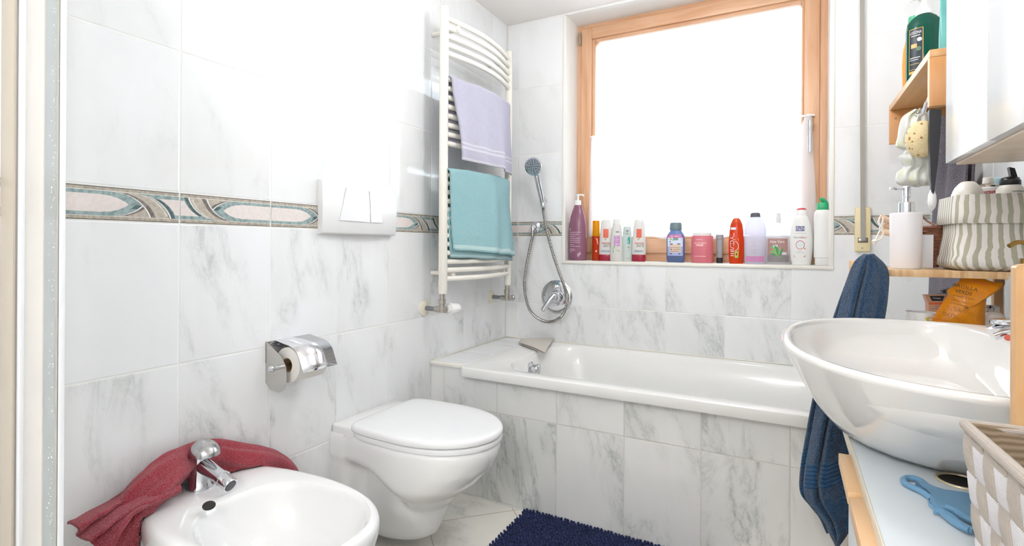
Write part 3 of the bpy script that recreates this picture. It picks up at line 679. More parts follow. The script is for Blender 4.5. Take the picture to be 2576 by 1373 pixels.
# ------------------------------------------------------------------ bath
def rrect(x0, x1, y0, y1, r, z, n=10):
    pts = []
    for cx, cy, a0 in ((x1-r, y1-r, 0), (x0+r, y1-r, PI/2), (x0+r, y0+r, PI), (x1-r, y0+r, 1.5*PI)):
        for k in range(n+1): a = a0+PI/2*k/n; pts.append((cx+r*math.cos(a), cy+r*math.sin(a), z))
    return pts
def build_bath():
    t = thing('bathtub', 'white built in bathtub with tiled front under the window', 'bathtub', (.97, 2.04, .09))
    x0, x1, y0, y1 = .167, XR-.004, 1.700, YB-.004
    R = [rrect(x0+.006, x1, y0+.012, y1, .03, .486), rrect(x0, x1, y0+.002, y1, .03, .488), rrect(x0, x1, y0, y1, .03, .495), rrect(x0, x1, y0, y1, .03, .5175), rrect(x0+.001, x1-.001, y0+.0012, y1-.001, .03, .5222), rrect(x0+.004, x1-.004, y0+.0045, y1-.004, .03, .5252), rrect(x0+.010, x1-.01, y0+.010, y1-.01, .035, .5257),
         rrect(.300, 1.700, 1.756, 2.345, .15, .5255), rrect(.308, 1.692, 1.764, 2.337, .15, .522), rrect(.316, 1.68, 1.774, 2.328, .15, .508), rrect(.335, 1.62, 1.79, 2.31, .15, .44), rrect(.37, 1.53, 1.81, 2.29, .15, .30), rrect(.41, 1.43, 1.835, 2.265, .15, .17), rrect(.47, 1.36, 1.87, 2.22, .14, .125), rrect(.6, 1.2, 1.95, 2.15, .09, .118)]
    bm = B(); loft(bm, R, False, True); obj('tub_shell', bm, acrylic, t, angle=32)
    bm = B(); p = V(.325, 2.03, .463)
    disc_lathe(bm, p, (1, .0, .12), [(0, .034), (.006, .034), (.012, .028), (.014, .022), (.034, .024), (.040, .019), (.041, .006)], 28)
    box(bm, p.x+.03, p.x+.046, p.y-.006, p.y+.006, p.z-.026, p.z+.026, .003); obj('overflow_knob', bm, chrome, t)
    # bath mitt on the corner
    m = thing('bath_mitt', 'grey beige cloth mitt lying on the corner of the bath', 'mitt', (.25, 2.2, .53))
    cl = plain('mitt_cloth', '#cfc9c0', .95, bumps=(500., .5, .001))
    q = [aZ(1305, 864, .531), aZ(1371, 889, .532), aY(1393, 851, 2.378), aY(1312, 853, 2.30)]
    for nm, dz in (('lower_layer', .0), ('upper_layer', .007)):
        def f(a, b, dz=dz):
            p = (q[0].lerp(q[1], a)).lerp(q[3].lerp(q[2], a), b); rz = math.sin(PI*a)**.5*math.sin(PI*min(1, b*.9+.1))
            p = p+V(0, 0, dz*rz*2.6+.007*nz(a*3, b*3, 2)*rz+dz*.3); p.y = min(p.y, YB-.006)
            if b > .75: p.z += -.012*(a-.6)**2
            p.z = max(p.z, .5285)
            return p
        sheet(nm, f, 24, 24, cl, m, .0025)
# ------------------------------------------------------------------ shower set
def build_shower():
    o = thing('wall_elbow', 'chrome hose outlet elbow on the back wall in the border strip', 'shower outlet', (.177, YB, 1.104))
    c = aY(1349, 571, YB); bm = B(); disc_lathe(bm, (c.x, YB, c.z), (0, -1, 0), [(0, .029), (.006, .028), (.012, .02), (.016, .013), (.03, .012)], 24); obj('rosette', bm, chrome, o)
    ex = aY(1341, 575, YB-.036); bm = B(); tube(bm, smoothpath([(c.x, YB-.02, c.z), (c.x-.004, YB-.036, c.z), (ex.x, YB-.038, c.z-.014), (ex.x-.002, YB-.038, c.z-.035)], 5), .0095, 12); obj('elbow', bm, chrome, o)
    hp = V(aY(1367, 505, YB).x, YB, aY(1367, 505, YB).z)
    h = thing('shower_holder', 'chrome wall holder carrying the hand shower left of the window', 'shower holder', (hp.x, YB, hp.z))
    bm = B(); disc_lathe(bm, (hp.x+.006, YB, hp.z), (0, -1, 0), [(0, .016), (.012, .015), (.03, .013)], 18); obj('holder_base', bm, chrome, h)
    bm = B(); sx = aY(1367, 508, YB-.045); disc_lathe(bm, (sx.x, YB-.045, sx.z-.024), (-.1, -.06, 1), [(0, .0125), (.002, .0145), (.046, .0165), (.048, .015)], 20); obj('holder_cup', bm, chrome, h)
    # hand shower
    hs = thing('hand_shower', 'round chrome hand shower resting in its wall holder', 'hand shower', (.22, YB-.08, 1.3))
    p0 = V(sx.x, YB-.045, sx.z-.02); p2 = aY(1350, 440, YB-.10); pm = aY(1358, 475, YB-.07)
    path = smoothpath([p0, p0.lerp(pm, .5), pm, pm.lerp(p2, .55), p2], 6)
    bm = B(); tube(bm, path, [.0105+.006*math.sin(PI*i/(len(path)-1))*.6+.002*i/len(path) for i in range(len(path))], 14); obj('grip', bm, chrome, hs)
    hc = aY(1342, 419, YB-.125); ax = V(.10, -1., -.30).normalized()
    bm = B(); disc_lathe(bm, hc-ax*.030, ax, [(0, .016), (.006, .030), (.016, .0425), (.026, .0455), (.032, .0445), (.033, .040)], 36); obj('head', bm, chrome, hs)
    s = ax.orthogonal().normalized(); tt = ax.cross(s); f0 = hc+ax*.0035
    bm = B(); disc_lathe(bm, hc+ax*.001, ax, [(0, .0395), (.0022, .039)], 36); obj('spray_face', bm, plain('spray_grey', '#b9bdc2', .25, .7), hs)
    bm = B()
    for ring, (cnt, R, rr_) in enumerate(((14, .0335, .0032), (12, .0245, .0032), (8, .0155, .0034), (4, .007, .0025))):
        for k in range(cnt):
            a = 2*PI*(k+.5*ring)/cnt; c = f0+(s*math.cos(a)+tt*math.sin(a))*R; rad = (s*math.cos(a)+tt*math.sin(a)); tan = ax.cross(rad)
            vs = [c+rad*(rr_*1.5*math.cos(q))+tan*(rr_*.62*math.sin(q)) for q in [2*PI*i/8 for i in range(8)]]; prism(bm, vs, ax*.0012)
    obj('spray_nozzles', bm, plain('nozzle_dark', '#4a4d52', .5), hs)
    # ribbed hose
    yh = YB-.045
    uv = [(1367, 533), (1374, 572), (1388, 628), (1403, 675), (1418, 715), (1425, 745), (1423, 775), (1410, 798), (1385, 809), (1358, 803), (1335, 783), (1323, 750), (1319, 712), (1324, 672), (1332, 630), (1339, 597)]
    pts = [p0-V(0, 0, .008)]+[aY(u, v, yh-(.02 if 4 < i < 8 else 0)) for i, (u, v) in enumerate(uv)]+[V(ex.x-.002, YB-.038, c_z(ex))]
    path = smoothpath(pts, 22)
    bm = B(); tube(bm, path, [.0068+(.0011 if i % 3 == 0 else (-.0007 if i % 3 == 1 else .0008)) for i in range(len(path))], 10)
    hz = obj('shower_hose', bm, plain('hose_metal', '#a9a6a2', .22, 1.), None, (.24, yh, .65), angle=25); tag(hz, 'ribbed metal shower hose looping down over the bath mixer', 'shower hose')
    # concealed mixer
    c = aY(1401, 746, YB); mx = thing('bath_mixer', 'round chrome bath mixer plate with slanting lever on the back wall', 'mixer tap', (c.x, YB, c.z))
    bm = B(); disc_lathe(bm, (c.x, YB, c.z), (0, -1, 0), [(0, .084), (.004, .084), (.010, .078), (.014, .06), (.015, .03)], 48); obj('cover_plate', bm, chrome, mx)
    bm = B(); disc_lathe(bm, (c.x+.005, YB-.012, c.z), (0, -1, 0), [(0, .033), (.02, .032), (.05, .027), (.056, .022), (.058, .01)], 32); obj('cartridge', bm, chrome, mx)
    a = V(c.x+.004, YB-.052, c.z+.004); e = aY(1365, 781, YB-.115); path = smoothpath([a, a.lerp(e, .35)+V(0, 0, .004), a.lerp(e, .7)+V(0, 0, .003), e], 7)
    bm = B(); tube(bm, path, [.025-.013*(i/(len(path)-1))**1.2 for i in range(len(path))], 16, flat=.8); obj('lever', bm, chrome, mx)
    k = aY(1400, 720, YB-.014); bm = B(); disc_lathe(bm, (k.x, YB-.013, k.z), (0, -1, 0), [(0, .010), (.012, .009), (.014, .010), (.024, .010), (.026, .007)], 18); obj('diverter_knob', bm, chrome, mx)
    r_ = aY(1380, 737, YB-.014); bm = B(); disc_lathe(bm, (r_.x, YB-.0135, r_.z), (0, -1, 0), [(0, .004), (.001, .004)], 12); obj('temperature_mark', bm, plain('mark_red', '#b4686e', .4), mx)
def c_z(e): return aY(1349, 571, YB).z-.03
# ------------------------------------------------------------------ bottles on the sill
SZ = WZ0+.0025
def bx(u0, u1, v, y): return aY(u0, v, y).x, aY(u1, v, y).x
GRP = 'toiletries on the window sill'
def bottle(name, label, cat, u0, u1, y, parts, decals=None, dmats=None, depth=None, base=SZ, zf=None, sq=2., face=0., group=GRP, n=32):
    """parts: (part name, profile [(v pixel height, half-width factor)], material); heights given as image rows at the depth y"""
    xa, xb = bx(u0, u1, 600, y); cx = (xa+xb)/2; hw = (xb-xa)/2; d = depth or hw*.62
    t = thing(name, label, cat, (cx, y, base)); profs = {}
    for nm, prof, m in parts:
        pr = []
        for v, k in prof:
            z = max(0., aY((u0+u1)/2, v, y).z-base) if v is not None else 0.
            pr.append((z, hw*k, d*k if depth is None else min(d, max(.003, d*min(1, k*1.02)))))
        profs[nm] = pr
        bm = B(); lathe(bm, cx, y, [(base+z, a, b) for z, a, b in pr], n, sq=sq); obj(nm, bm, m, t, angle=35)
    if decals:
        main = profs[parts[0][0]]; fn = surf(main, cx, y, face, .0005, base); bm = B()
        h = lambda v: max(.0005, aY((u0+u1)/2, v, y).z-base); px = (xb-xa)/(u1-u0)*1.02; mid = (u0+u1)/2
        decals(bm, lambda u, z, lay=0: fn((u-mid)*px, z, .0004+.0003*lay), h, px, mid); obj('printed_label', bm, dmats, t, smooth=False)
    return t
def build_sill():
    ink = plain('ink_dark', '#3c3a3d', .5); inkw = plain('ink_white', '#f4eef0', .5)
    # 1 purple pump bottle
    pur = plain('purple_bottle', '#8a5a70', .22)
    def d1(bm, f, h, px, mid):
        for i, v in enumerate([585, 590, 595, 600, 605, 610, 616, 620, 627, 630, 634]):
            patch(bm, f, 1435, 1435+(30, 26, 18, 30, 29, 30, 14, 30, 17, 18, 10)[i], h(v), h(v-1.4))
        patch(bm, f, 1436, 1439, h(581), h(573)); patch(bm, f, 1458, 1462, h(645), h(637)); patch(bm, f, 1462, 1466, h(641), h(634))
    bottle('pump_bottle', 'tall purple pump bottle at the left end of the window sill', 'bottle', 1432, 1475, 2.435,
           [('body', [(None, .95), (651, .97), (640, 1.), (600, 1.), (565, .96), (545, .82), (530, .62), (519, .42), (516, .40)], pur), ('pump_collar', [(517, .36), (515, .37), (505, .36), (504, .3)], white_pl), ('pump_stem', [(505, .12), (494, .12), (493, .2), (489, .2), (488, .1)], white_pl)],
           d1, [plain('print_pale', '#c9a9b8', .5)], depth=.03)
    p = aY(1458, 491, 2.435); bm = B(); tube(bm, smoothpath([(p.x-.012, 2.435, p.z), (p.x, 2.435, p.z+.002), (p.x+.016, 2.432, p.z+.001), (p.x+.024, 2.430, p.z-.004)], 5), .0048, 10, flat=.7)
    obj('pump_nozzle', bm, white_pl, bpy.data.objects['pump_bottle'])
    # 2 orange bottle with yellow cap
    def d2(bm, f, h, px, mid): ppoly(bm, lambda a, z: f(a, z), [(1499, h(598)), (1505, h(599)), (1507, h(612)), (1505, h(616)), (1503, h(604))]); patch(bm, f, 1500, 1504, h(634), h(629))
    bottle('sun_oil_bottle', 'narrow orange bottle with yellow cap beside the purple pump bottle', 'bottle', 1490, 1509, 2.45,
           [('body', [(None, .96), (650, 1.), (600, 1.), (594, .97)], translucent('orange_plastic', '#d6461a', .5, .2)), ('cap', [(594, .93), (592, .95), (557, .88), (555, .82)], translucent('yellow_plastic', '#f0b400', .6, .2))], d2, [plain('print_peach', '#f2b48a', .5)], depth=.013)
    # 3 and 6 white tubes standing on dark red caps, printed upside down
    def dv(o, full):
        def d(bm, f, h, px, mid):
            patch(bm, f, o+13, o+26, h(598), h(576), 0); ppoly(bm, lambda a, z: f(a, z, 1), [(o+15, h(599)), (o+18, h(605)), (o+23, h(598)), (o+20, h(597)), (o+18, h(602))], 4)
            patch(bm, f, o+9, o+31, h(613), h(610), 1); write(bm, 'ELVIVE', lambda a, z: f(a, z), width=23*px*1/px, height=None, rot=PI, c=(o+20, h(618)), mi=2) if False else None
            wr = lambda x, z: f(o+23+x/px, z)
            write(bm, 'ELVIVE', wr, width=.0355, height=.0146, rot=PI, c=(0, h(617.5)), mi=2)
            patch(bm, f, o+8, o+30, h(634), h(629), 3)
        return d
    dm = [plain('print_coral', '#df6a55', .5), plain('print_rose', '#cf8f86', .5), ink, plain('print_bluegrey', '#a9afba', .5), plain('print_tan', '#b9a487', .5)]
    wt = translucent('white_tube', '#f1eeea', .25, .3)
    red = plain('dark_red_cap', '#a3203a', .25)
    for o, y, lab in ((1507, 2.452, 'white shampoo tube on a dark red cap partly behind a white bottle'), (1590, 2.440, 'white shampoo tube on a dark red cap beside the open stretch of sill')):
        bottle('shampoo_tube', lab, 'bottle', o, o+35, y, [('body', [(640, .98), (625, 1.), (600, .93), (575, .82), (560, .72), (555, .62), (553, .5)], wt), ('cap', [(None, .9), (651, .98), (641, .98), (640, .96)], red)], dv(o, 1), dm, depth=.017)
    # 4 white bottle with a lilac label and leaves
    def d4(bm, f, h, px, mid):
        patch(bm, f, 1547, 1562, h(619), h(593), 0); wr = lambda x, z: f(1554.5+x/px, z, 1)
        write(bm, 'EVERY', wr, width=.0204, height=.0065, c=(0, h(602)), mi=1); write(bm, 'DAY', wr, width=.0125, height=.0065, c=(-.003, h(607)), mi=1)
        patch(bm, lambda a, z: f(a, z, 1), 1549, 1556, h(596.2), h(595.2), 1); patch(bm, lambda a, z: f(a, z, 1), 1549, 1560, h(613), h(612.2), 1); patch(bm, lambda a, z: f(a, z, 1), 1550, 1557, h(616), h(614.5), 1)
        patch(bm, f, 1551, 1560, h(585), h(582), 2)
        for a, b, c in (((1546, 618), (1558, 622), (1548, 625)), ((1545, 620), (1547, 634), (1545, 638)), ((1553, 624), (1562, 632), (1559, 633)), ((1552, 628), (1555, 634), (1554, 630))): ppoly(bm, lambda a_, z: f(a_, z, 1), [(a[0], h(a[1])), (b[0], h(b[1])), (c[0], h(c[1]))], 3)
    bottle('conditioner_bottle', 'slim white bottle with lilac label and printed green leaves', 'bottle', 1535, 1567, 2.428, [('body', [(None, .95), (652, 1.), (630, 1.), (600, .9), (575, .76), (563, .62)], wt), ('cap', [(563, .56), (561, .57), (552, .50), (551, .4)], white_pl)], d4, [plain('print_lilac', '#c592c6', .5), inkw, plain('print_grey', '#8d8b8c', .5), plain('print_leaf', '#8fb56a', .5)], depth=.017)
    # 5 pale grey-green tube with a teal drop
    def d5(bm, f, h, px, mid):
        pts = [(1584+4*math.cos(t), h(605+10*math.sin(t))) for t in [2*PI*i/14 for i in range(14)]]; ppoly(bm, f, pts, 0)
        wr = lambda x, z: f(1580+x/px, z); write(bm, 'PAN', wr, width=.0150, height=.0069, c=(0, h(588)), mi=1)
        for r0, r1 in ((3.2, 2.4), (1.5, .6)):
            for i in range(12):
                q0, q1 = 2*PI*i/12, 2*PI*(i+1)/12; ppoly(bm, f, [(1580+r0*math.cos(q0), h(581+r0*math.sin(q0))), (1580+r0*math.cos(q1), h(581+r0*math.sin(q1))), (1580+r1*math.cos(q1), h(581+r1*math.sin(q1))), (1580+r1*math.cos(q0), h(581+r1*math.sin(q0)))], 1)
        for p in (((1576, 626), (1586, 625), (1584, 628)), ((1578, 632), (1586, 628), (1583, 631)), ((1580, 624), (1584, 618), (1586, 624))): ppoly(bm, f, [(a, h(b)) for a, b in p], 2)
        patch(bm, f, 1578, 1587, h(651), h(649.5), 3)
    bottle('shower_gel_tube', 'pale grey green tube with teal drop between two white bottles', 'bottle', 1565, 1590, 2.436, [('body', [(None, .97), (651, 1.), (610, .97), (580, .82), (571, .72), (570, .66)], translucent('grey_green_tube', '#dbe5e2', .25, .3))], d5, [plain('print_teal', '#3aa79d', .5), ink, plain('print_khaki', '#a39a83', .5), plain('print_gold', '#d8ab55', .5)], depth=.015)
    # 7 bottle with pink +20% band
    def d7(bm, f, h, px, mid):
        patch(bm, f, 1678, 1722, h(643), h(598), 6); patch(bm, f, 1678, 1722, h(643), h(620), 4, 8); patch(bm, lambda a, z: f(a, z, 1), 1678, 1722, h(598), h(590), 0)
        wr = lambda x, z: f(1700+x/px, z, 2); write(bm, '+20% GRATIS', wr, width=.0570, height=.0090, c=(.001, h(594)), mi=1)
        patch(bm, lambda a, z: f(a, z, 1), 1696, 1708, h(604), h(598), 5); write(bm, 'Kneipp', lambda x, z: f(1702+x/px, z, 2), width=.0168, height=.0060, c=(0, h(601)), mi=1)
        patch(bm, lambda a, z: f(a, z, 1), 1687, 1715, h(635), h(615), 2)
        for v, a, b in ((614, 1687, 1695), (613.5, 1706, 1714), (638, 1687, 1693), (638, 1709, 1714), (608, 1686, 1690)): patch(bm, lambda a_, z: f(a_, z, 1), a, b, h(v+1.2), h(v-1.2), 3)
        write(bm, 'ENTSPANNUNG', lambda x, z: f(1701+x/px, z, 2), width=.0419, height=.0065, c=(0, h(622.5)), mi=7); patch(bm, lambda a_, z: f(a_, z, 2), 1690, 1694, h(628.4), h(626.2), 3); patch(bm, lambda a_, z: f(a_, z, 2), 1697, 1713, h(628), h(626.7), 7); patch(bm, lambda a_, z: f(a_, z, 2), 1690, 1711, h(632.5), h(631.2), 7)
        ppoly(bm, lambda a_, z: f(a_, z, 1), [(1686, h(601)), (1690, h(599)), (1696, h(604)), (1698, h(607)), (1692, h(603)), (1689, h(604))], 8)
    bottle('bath_essence_bottle', 'blue bath essence bottle with pink banner and round grey blue cap', 'bottle', 1677, 1723, 2.43, [('body', [(None, .9), (655, .96), (648, 1.), (600, 1.), (592, .95), (586, .78), (580, .6), (579, .55)], translucent('blue_clear', '#7f97c4', .4, .1, .35)), ('cap', [(579, .64), (577, .67), (563, .64), (560, .55)], translucent('cap_grey_blue', '#7f939b', .25, .3))], d7,
           [plain('print_pink', '#e46fb6', .5), inkw, plain('print_skin', '#e3c9b6', .5), plain('print_navy', '#46558f', .5), plain('print_lavender', '#a9b4df', .5), plain('print_green', '#4f8b83', .5), plain('print_white_blue', '#dbe6f4', .5), plain('print_taupe', '#8a7a70', .5), plain('print_lime', '#a8cf5d', .5)], depth=.022)
    # 8 pink jar
    def d8(bm, f, h, px, mid):
        wr = lambda x, z: f(1765+x/px, z, 0); write(bm, 'BADENBAD', wr, width=.0548, height=.0090, c=(-.001, h(611.5)), mi=0); patch(bm, f, 1754, 1771, h(618.5), h(615), 0); patch(bm, f, 1753, 1770, h(603.4), h(602.2), 0); patch(bm, f, 1747, 1778, h(645.5), h(643), 1)
        for a in (1756, 1762): patch(bm, lambda q, z: f(q, z, 1), a, a+6, h(617.2), h(616.4), 1)
    bottle('bath_salt_jar', 'pink cylindrical jar with pale lid in the middle of the sill', 'jar', 1739, 1794, 2.44, [('body', [(None, .95), (655, .97), (653, 1.), (595, 1.), (593, .96)], translucent('pink_jar', '#ef8f9b', .35, .3)), ('lid', [(593, .85), (592, .87), (586, .84), (585, .76)], white_pl)], d8, [plain('print_blush', '#ffd9da', .5), plain('print_rose2', '#f0a4ab', .5)])
    # 9 grey tube on black cap
    bm = None
    def d9(bm, f, h, px, mid): patch(bm, f, 1803, 1817, h(602), h(600.8), 0); patch(bm, f, 1803, 1809, h(634.5), h(633.5), 0)
    bottle('face_cream_tube', 'small grey tube standing on a black cap beside the pink jar', 'tube', 1801, 1820, 2.45, [('body', [(648, .80), (646, .84), (620, .95), (591, 1.), (590, .98)], plain('grey_tube', '#9c9b9f', .3, .3)), ('cap', [(None, .8), (656, .84), (648, .84)], black)], d9, [plain('print_dim', '#6c6b70', .5)], depth=.006)
    # 10 orange shower gel
    def d10(bm, f, h, px, mid):
        wr = lambda x, z: f(1842.5+x/px, z, 1); write(bm, 'VIDAL', wr, width=.0742, height=.0204, rot=PI/2, c=(0, h(607.5)), mi=0)
        patch(bm, f, 1837, 1852, h(578), h(572), 1)
        ppoly(bm, f, [(1850, h(648)), (1858, h(648)), (1860, h(625)), (1859, h(600)), (1850, h(600))], 2); ppoly(bm, lambda a, z: f(a, z, 1), [(1850, h(648)), (1858, h(648)), (1859.5, h(632)), (1850, h(632))], 3)
        for i in range(12):
            q0, q1 = -1.5+3*i/12, -1.5+3*(i+1)/12; ppoly(bm, lambda a, z: f(a, z, 2), [(1850+9*math.cos(q0), h(619+12*math.sin(q0))), (1850+9*math.cos(q1), h(619+12*math.sin(q1))), (1850+8*math.cos(q1), h(619+10.6*math.sin(q1))), (1850+8*math.cos(q0), h(619+10.6*math.sin(q0)))], 0)
        for i, v in enumerate((629, 633, 638, 643)): patch(bm, f, 1838, 1848, h(v+.8), h(v-.8), 0)
    bottle('shower_gel_bottle', 'bright orange rounded bottle with white sideways lettering', 'bottle', 1833, 1872, 2.43, [('body', [(None, .86), (657, .92), (640, .97), (610, 1.), (580, .90), (565, .78), (561, .70)], translucent('orange_gel', '#ea4a12', .35, .2)), ('cap', [(561, .68), (559, .66), (552, .48), (549, .3), (548.5, .1)], translucent('orange_cap', '#ee5c20', .35, .2))], d10, [inkw, plain('print_sky', '#dfe9f6', .5), plain('print_orange', '#f0a24a', .5), plain('print_apple', '#a4cf5b', .5)], depth=.021)
    # 11 pale bottle with pink lower half
    def d11(bm, f, h, px, mid):
        patch(bm, f, 1873.5, 1926.5, h(658), h(644), 0, 12)
        for v, a, b in ((609, 1887, 1909), (612.6, 1893, 1903), (616.5, 1892, 1905), (619.5, 1889, 1907), (628, 1886, 1909), (631.6, 1890, 1905), (634.8, 1891, 1904), (638, 1892, 1901), (649, 1890, 1904)): patch(bm, lambda q, z: f(q, z, 1), a, b, h(v+.4), h(v-.4), 1)
        write(bm, 'C', lambda x, z: f(1894+x/px, z), height=.0090, c=(0, h(585)), mi=2); patch(bm, f, 1889, 1906, h(590.5), h(589.5), 2)
    bottle('micellar_bottle', 'large clear bottle with pale pink base and grey flip cap', 'bottle', 1872, 1928, 2.425, [('body', [(None, .92), (659, .95), (640, .98), (600, 1.), (575, .97), (560, .8), (550, .52), (546, .46)], translucent('pale_lilac_clear', '#eeeef8', .5, .1, .3)), ('cap', [(546, .46), (545, .47), (537, .42), (535, .3)], translucent('grey_cap', '#6f6e76', .3, .3))], d11, [translucent('print_pink_liquid', '#eba6d2', .4), plain('print_mist', '#b4adc0', .5), plain('print_pinkish', '#e9bcd8', .5)], depth=.024)
    # 12 clear dispenser with aloe print
    def d12(bm, f, h, px, mid):
        patch(bm, f, 1928, 1984, h(641), h(600), 0, 12); patch(bm, f, 1927, 1990, h(658.5), h(641), 1, 12)
        write(bm, 'Aloe Vera', lambda x, z: f(1955+x/px, z, 1), width=.0580, height=.0125, c=(0, h(607.5)), mi=2)
        leaves = [((1956, 642), (1938, 622), (1944, 618), (1952, 626)), ((1957, 642), (1948, 616), (1955, 620), (1960, 634)), ((1958, 642), (1963, 618), (1964, 622), (1962, 638)), ((1960, 642), (1970, 621), (1970, 630), (1964, 641)), ((1955, 643), (1936, 632), (1945, 629), (1953, 636)), ((1954, 643), (1936, 640), (1946, 637), (1953, 640)), ((1960, 643), (1970, 646), (1966, 646), (1958, 645))]
        for i, L in enumerate(leaves): ppoly(bm, lambda a, z, i=i: f(a, z, 2+i*.3), [(a, h(v)) for a, v in L], 3+i % 2)
        patch(bm, lambda q, z: f(q, z, 1), 1946, 1957, h(622), h(616), 5); patch(bm, lambda q, z: f(q, z, 1), 1968, 1980, h(640.5), h(634), 5)
    bottle('aloe_soap_dispenser', 'clear square soap dispenser printed with a green aloe plant', 'dispenser', 1926, 1991, 2.44, [('body', [(None, .97), (659, 1.), (600, 1.), (594, .94), (580, .6), (566, .22), (560, .2)], translucent('clear_plastic', '#f4f4f6', .4, .1, .5)), ('pump', [(560, .2), (547, .19), (546, .16), (537, .16), (536, .1)], translucent('pump_white', '#ededee', .3, .3))], d12,
           [plain('print_mauve_brown', '#b08a85', .5), plain('print_stone', '#8d8788', .5), inkw, plain('print_aloe', '#7cc46a', .5), plain('print_aloe2', '#3f9a5c', .5), plain('print_ice', '#d8dbe8', .5)], depth=.030)
    # 13 white bath lotion with red top
    def d13(bm, f, h, px, mid):
        patch(bm, f, 2001, 2024, h(581.5), h(569), 0); write(bm, 'NEUTRO', lambda x, z: f(2012.5+x/px, z, 1), width=.0333, height=.0073, c=(0, h(572.6)), mi=1); write(bm, 'ROBERTS', lambda x, z: f(2012.5+x/px, z, 1), width=.0333, height=.0073, c=(0, h(578)), mi=1)
        write(bm, 'Derma', lambda x, z: f(2006+x/px, z, 1), width=.0301, height=.0077, c=(0, h(597)), mi=2); write(bm, 'Zero', lambda x, z: f(2022+x/px, z, 1), width=.0204, height=.0077, c=(0, h(597)), mi=3)
        for r0, r1, mi in ((11, 9.8, 3), (7., 0.05, 4)):
            for i in range(24):
                q0, q1 = 2*PI*i/24, 2*PI*(i+1)/24; ppoly(bm, lambda a, z: f(a, z, 1), [(2013+r0*math.cos(q0), h(616+r0*math.sin(q0))), (2013+r0*math.cos(q1), h(616+r0*math.sin(q1))), (2013+r1*math.cos(q1), h(616+r1*math.sin(q1))), (2013+r1*math.cos(q0), h(616+r1*math.sin(q0)))], mi)
        ppoly(bm, f, [(2022, h(624)), (2024, h(623)), (2027, h(626.5)), (2025.5, h(627))], 3); ppoly(bm, f, [(1995, h(642)), (2027, h(642)), (2025, h(645.5)), (2022, h(647)), (2000, h(647)), (1997, h(645.5))], 3)
        for v, a, b in ((632, 2006, 2018), (635.5, 2001, 2024), (587, 1998, 2028)): patch(bm, f, a, b, h(v+.5), h(v-.5), 5)
    bottle('bath_lotion_bottle', 'large white rounded lotion bottle with red top near the right end', 'bottle', 1986, 2046, 2.432, [('body', [(None, .78), (660, .83), (650, .9), (620, 1.), (600, 1.), (575, .9), (555, .72), (544, .55), (542, .5)], plain('white_bottle', '#efefec', .25)), ('collar', [(542, .49), (541, .5), (529, .46), (528, .42)], white_pl), ('top_cap', [(528, .41), (527, .42), (524.5, .36), (523, .2)], plain('red_cap', '#d4434b', .3))], d13, [plain('print_navy', '#46558f', .5), inkw, plain('print_mid', '#7c7a86', .5), plain('print_red', '#c8404c', .5), plain('print_aqua', '#dbe8ea', .5), plain('print_pale_grey', '#c3c6cc', .5)], depth=.024)
    # 14 white bottle with open green flip lid
    gr = plain('green_cap', '#2fae74', .3)
    def d14(bm, f, h, px, mid):
        patch(bm, f, 2049, 2059, h(574), h(569), 0); patch(bm, f, 2049, 2059, h(640), h(632), 0); write(bm, 'NO', lambda x, z: f(2052+x/px, z), height=.0056, c=(0, h(560)), mi=1)
        for a, b, c in (((2052, 620), (2054, 596), (2056, 602)), ((2051, 612), (2050, 624), (2053, 628)), ((2054, 610), (2058, 600), (2057, 612))): ppoly(bm, f, [(a[0], h(a[1])), (b[0], h(b[1])), (c[0], h(c[1]))], 2)
    t = bottle('flip_cap_bottle', 'white squarish bottle with open green flip cap at the right end of the sill', 'bottle', 2047, 2091, 2.418, [('body', [(None, .84), (661, .88), (648, .88), (647.5, 1.), (640, 1.), (545, 1.), (535, .96), (530, .8), (528, .7)], plain('white_bottle', '#efefec', .25)), ('cap', [(528, .64), (527, .66), (511, .65), (509, .58)], gr)], d14, [plain('print_mint', '#5bc196', .5), ink, plain('print_sage', '#93b49c', .5)], depth=.022, sq=2.8)
    a, b = aY(2081, 512, 2.418), aY(2064, 498, 2.405); bm = B(); tube(bm, [a, a.lerp(b, .25), a.lerp(b, .8), b], [.003, .0058, .0062, .003], 12, flat=1.6); obj('flip_lid', bm, gr, t)
# ------------------------------------------------------------------ shutter strap
def build_strap():
    t = thing('shutter_strap', 'grey roller shutter strap running into a cream wall box right of the window', 'strap', (1.566, YB, 1.0))
    c = aY(2169, 560, YB); x = c.x
    bm = B(); box(bm, 1.5415, 1.5935, YB-.014, YB, .990, 1.162, .005, 3); obj('winder_cover', bm, plain('cream_cover', '#ecdcb0', .35), t)
    bm = B(); box(bm, 1.552, 1.584, YB-.0148, YB-.0135, 1.026, 1.044); obj('slot', bm, dark, t)
    bm = B(); box(bm, 1.5535, 1.5825, YB-.018, YB-.0150, 1.028, 1.042, .001); obj('roller', bm, satin, t)
    bm = B(); loft(bm, [[(xx-.0075, yy, z), (xx+.0075, yy, z), (xx+.0075, yy+.0016, z), (xx-.0075, yy+.0016, z)] for xx, yy, z in ((1.568, YB-.019, 1.036), (1.567, YB-.020, 1.10), (1.564, YB-.016, 1.5), (1.560, YB-.010, ZC-.001))]); obj('strap_band', bm, plain('strap_grey', '#a9a49c', .8, bumps=(300., .4, .001)), t)
    s = aY(2169, 624, YB-.014); bm = B(); disc_lathe(bm, (s.x, YB-.0138, s.z), (0, -1, 0), [(0, .0035), (.0012, .003)], 12); obj('screw', bm, satin, t)
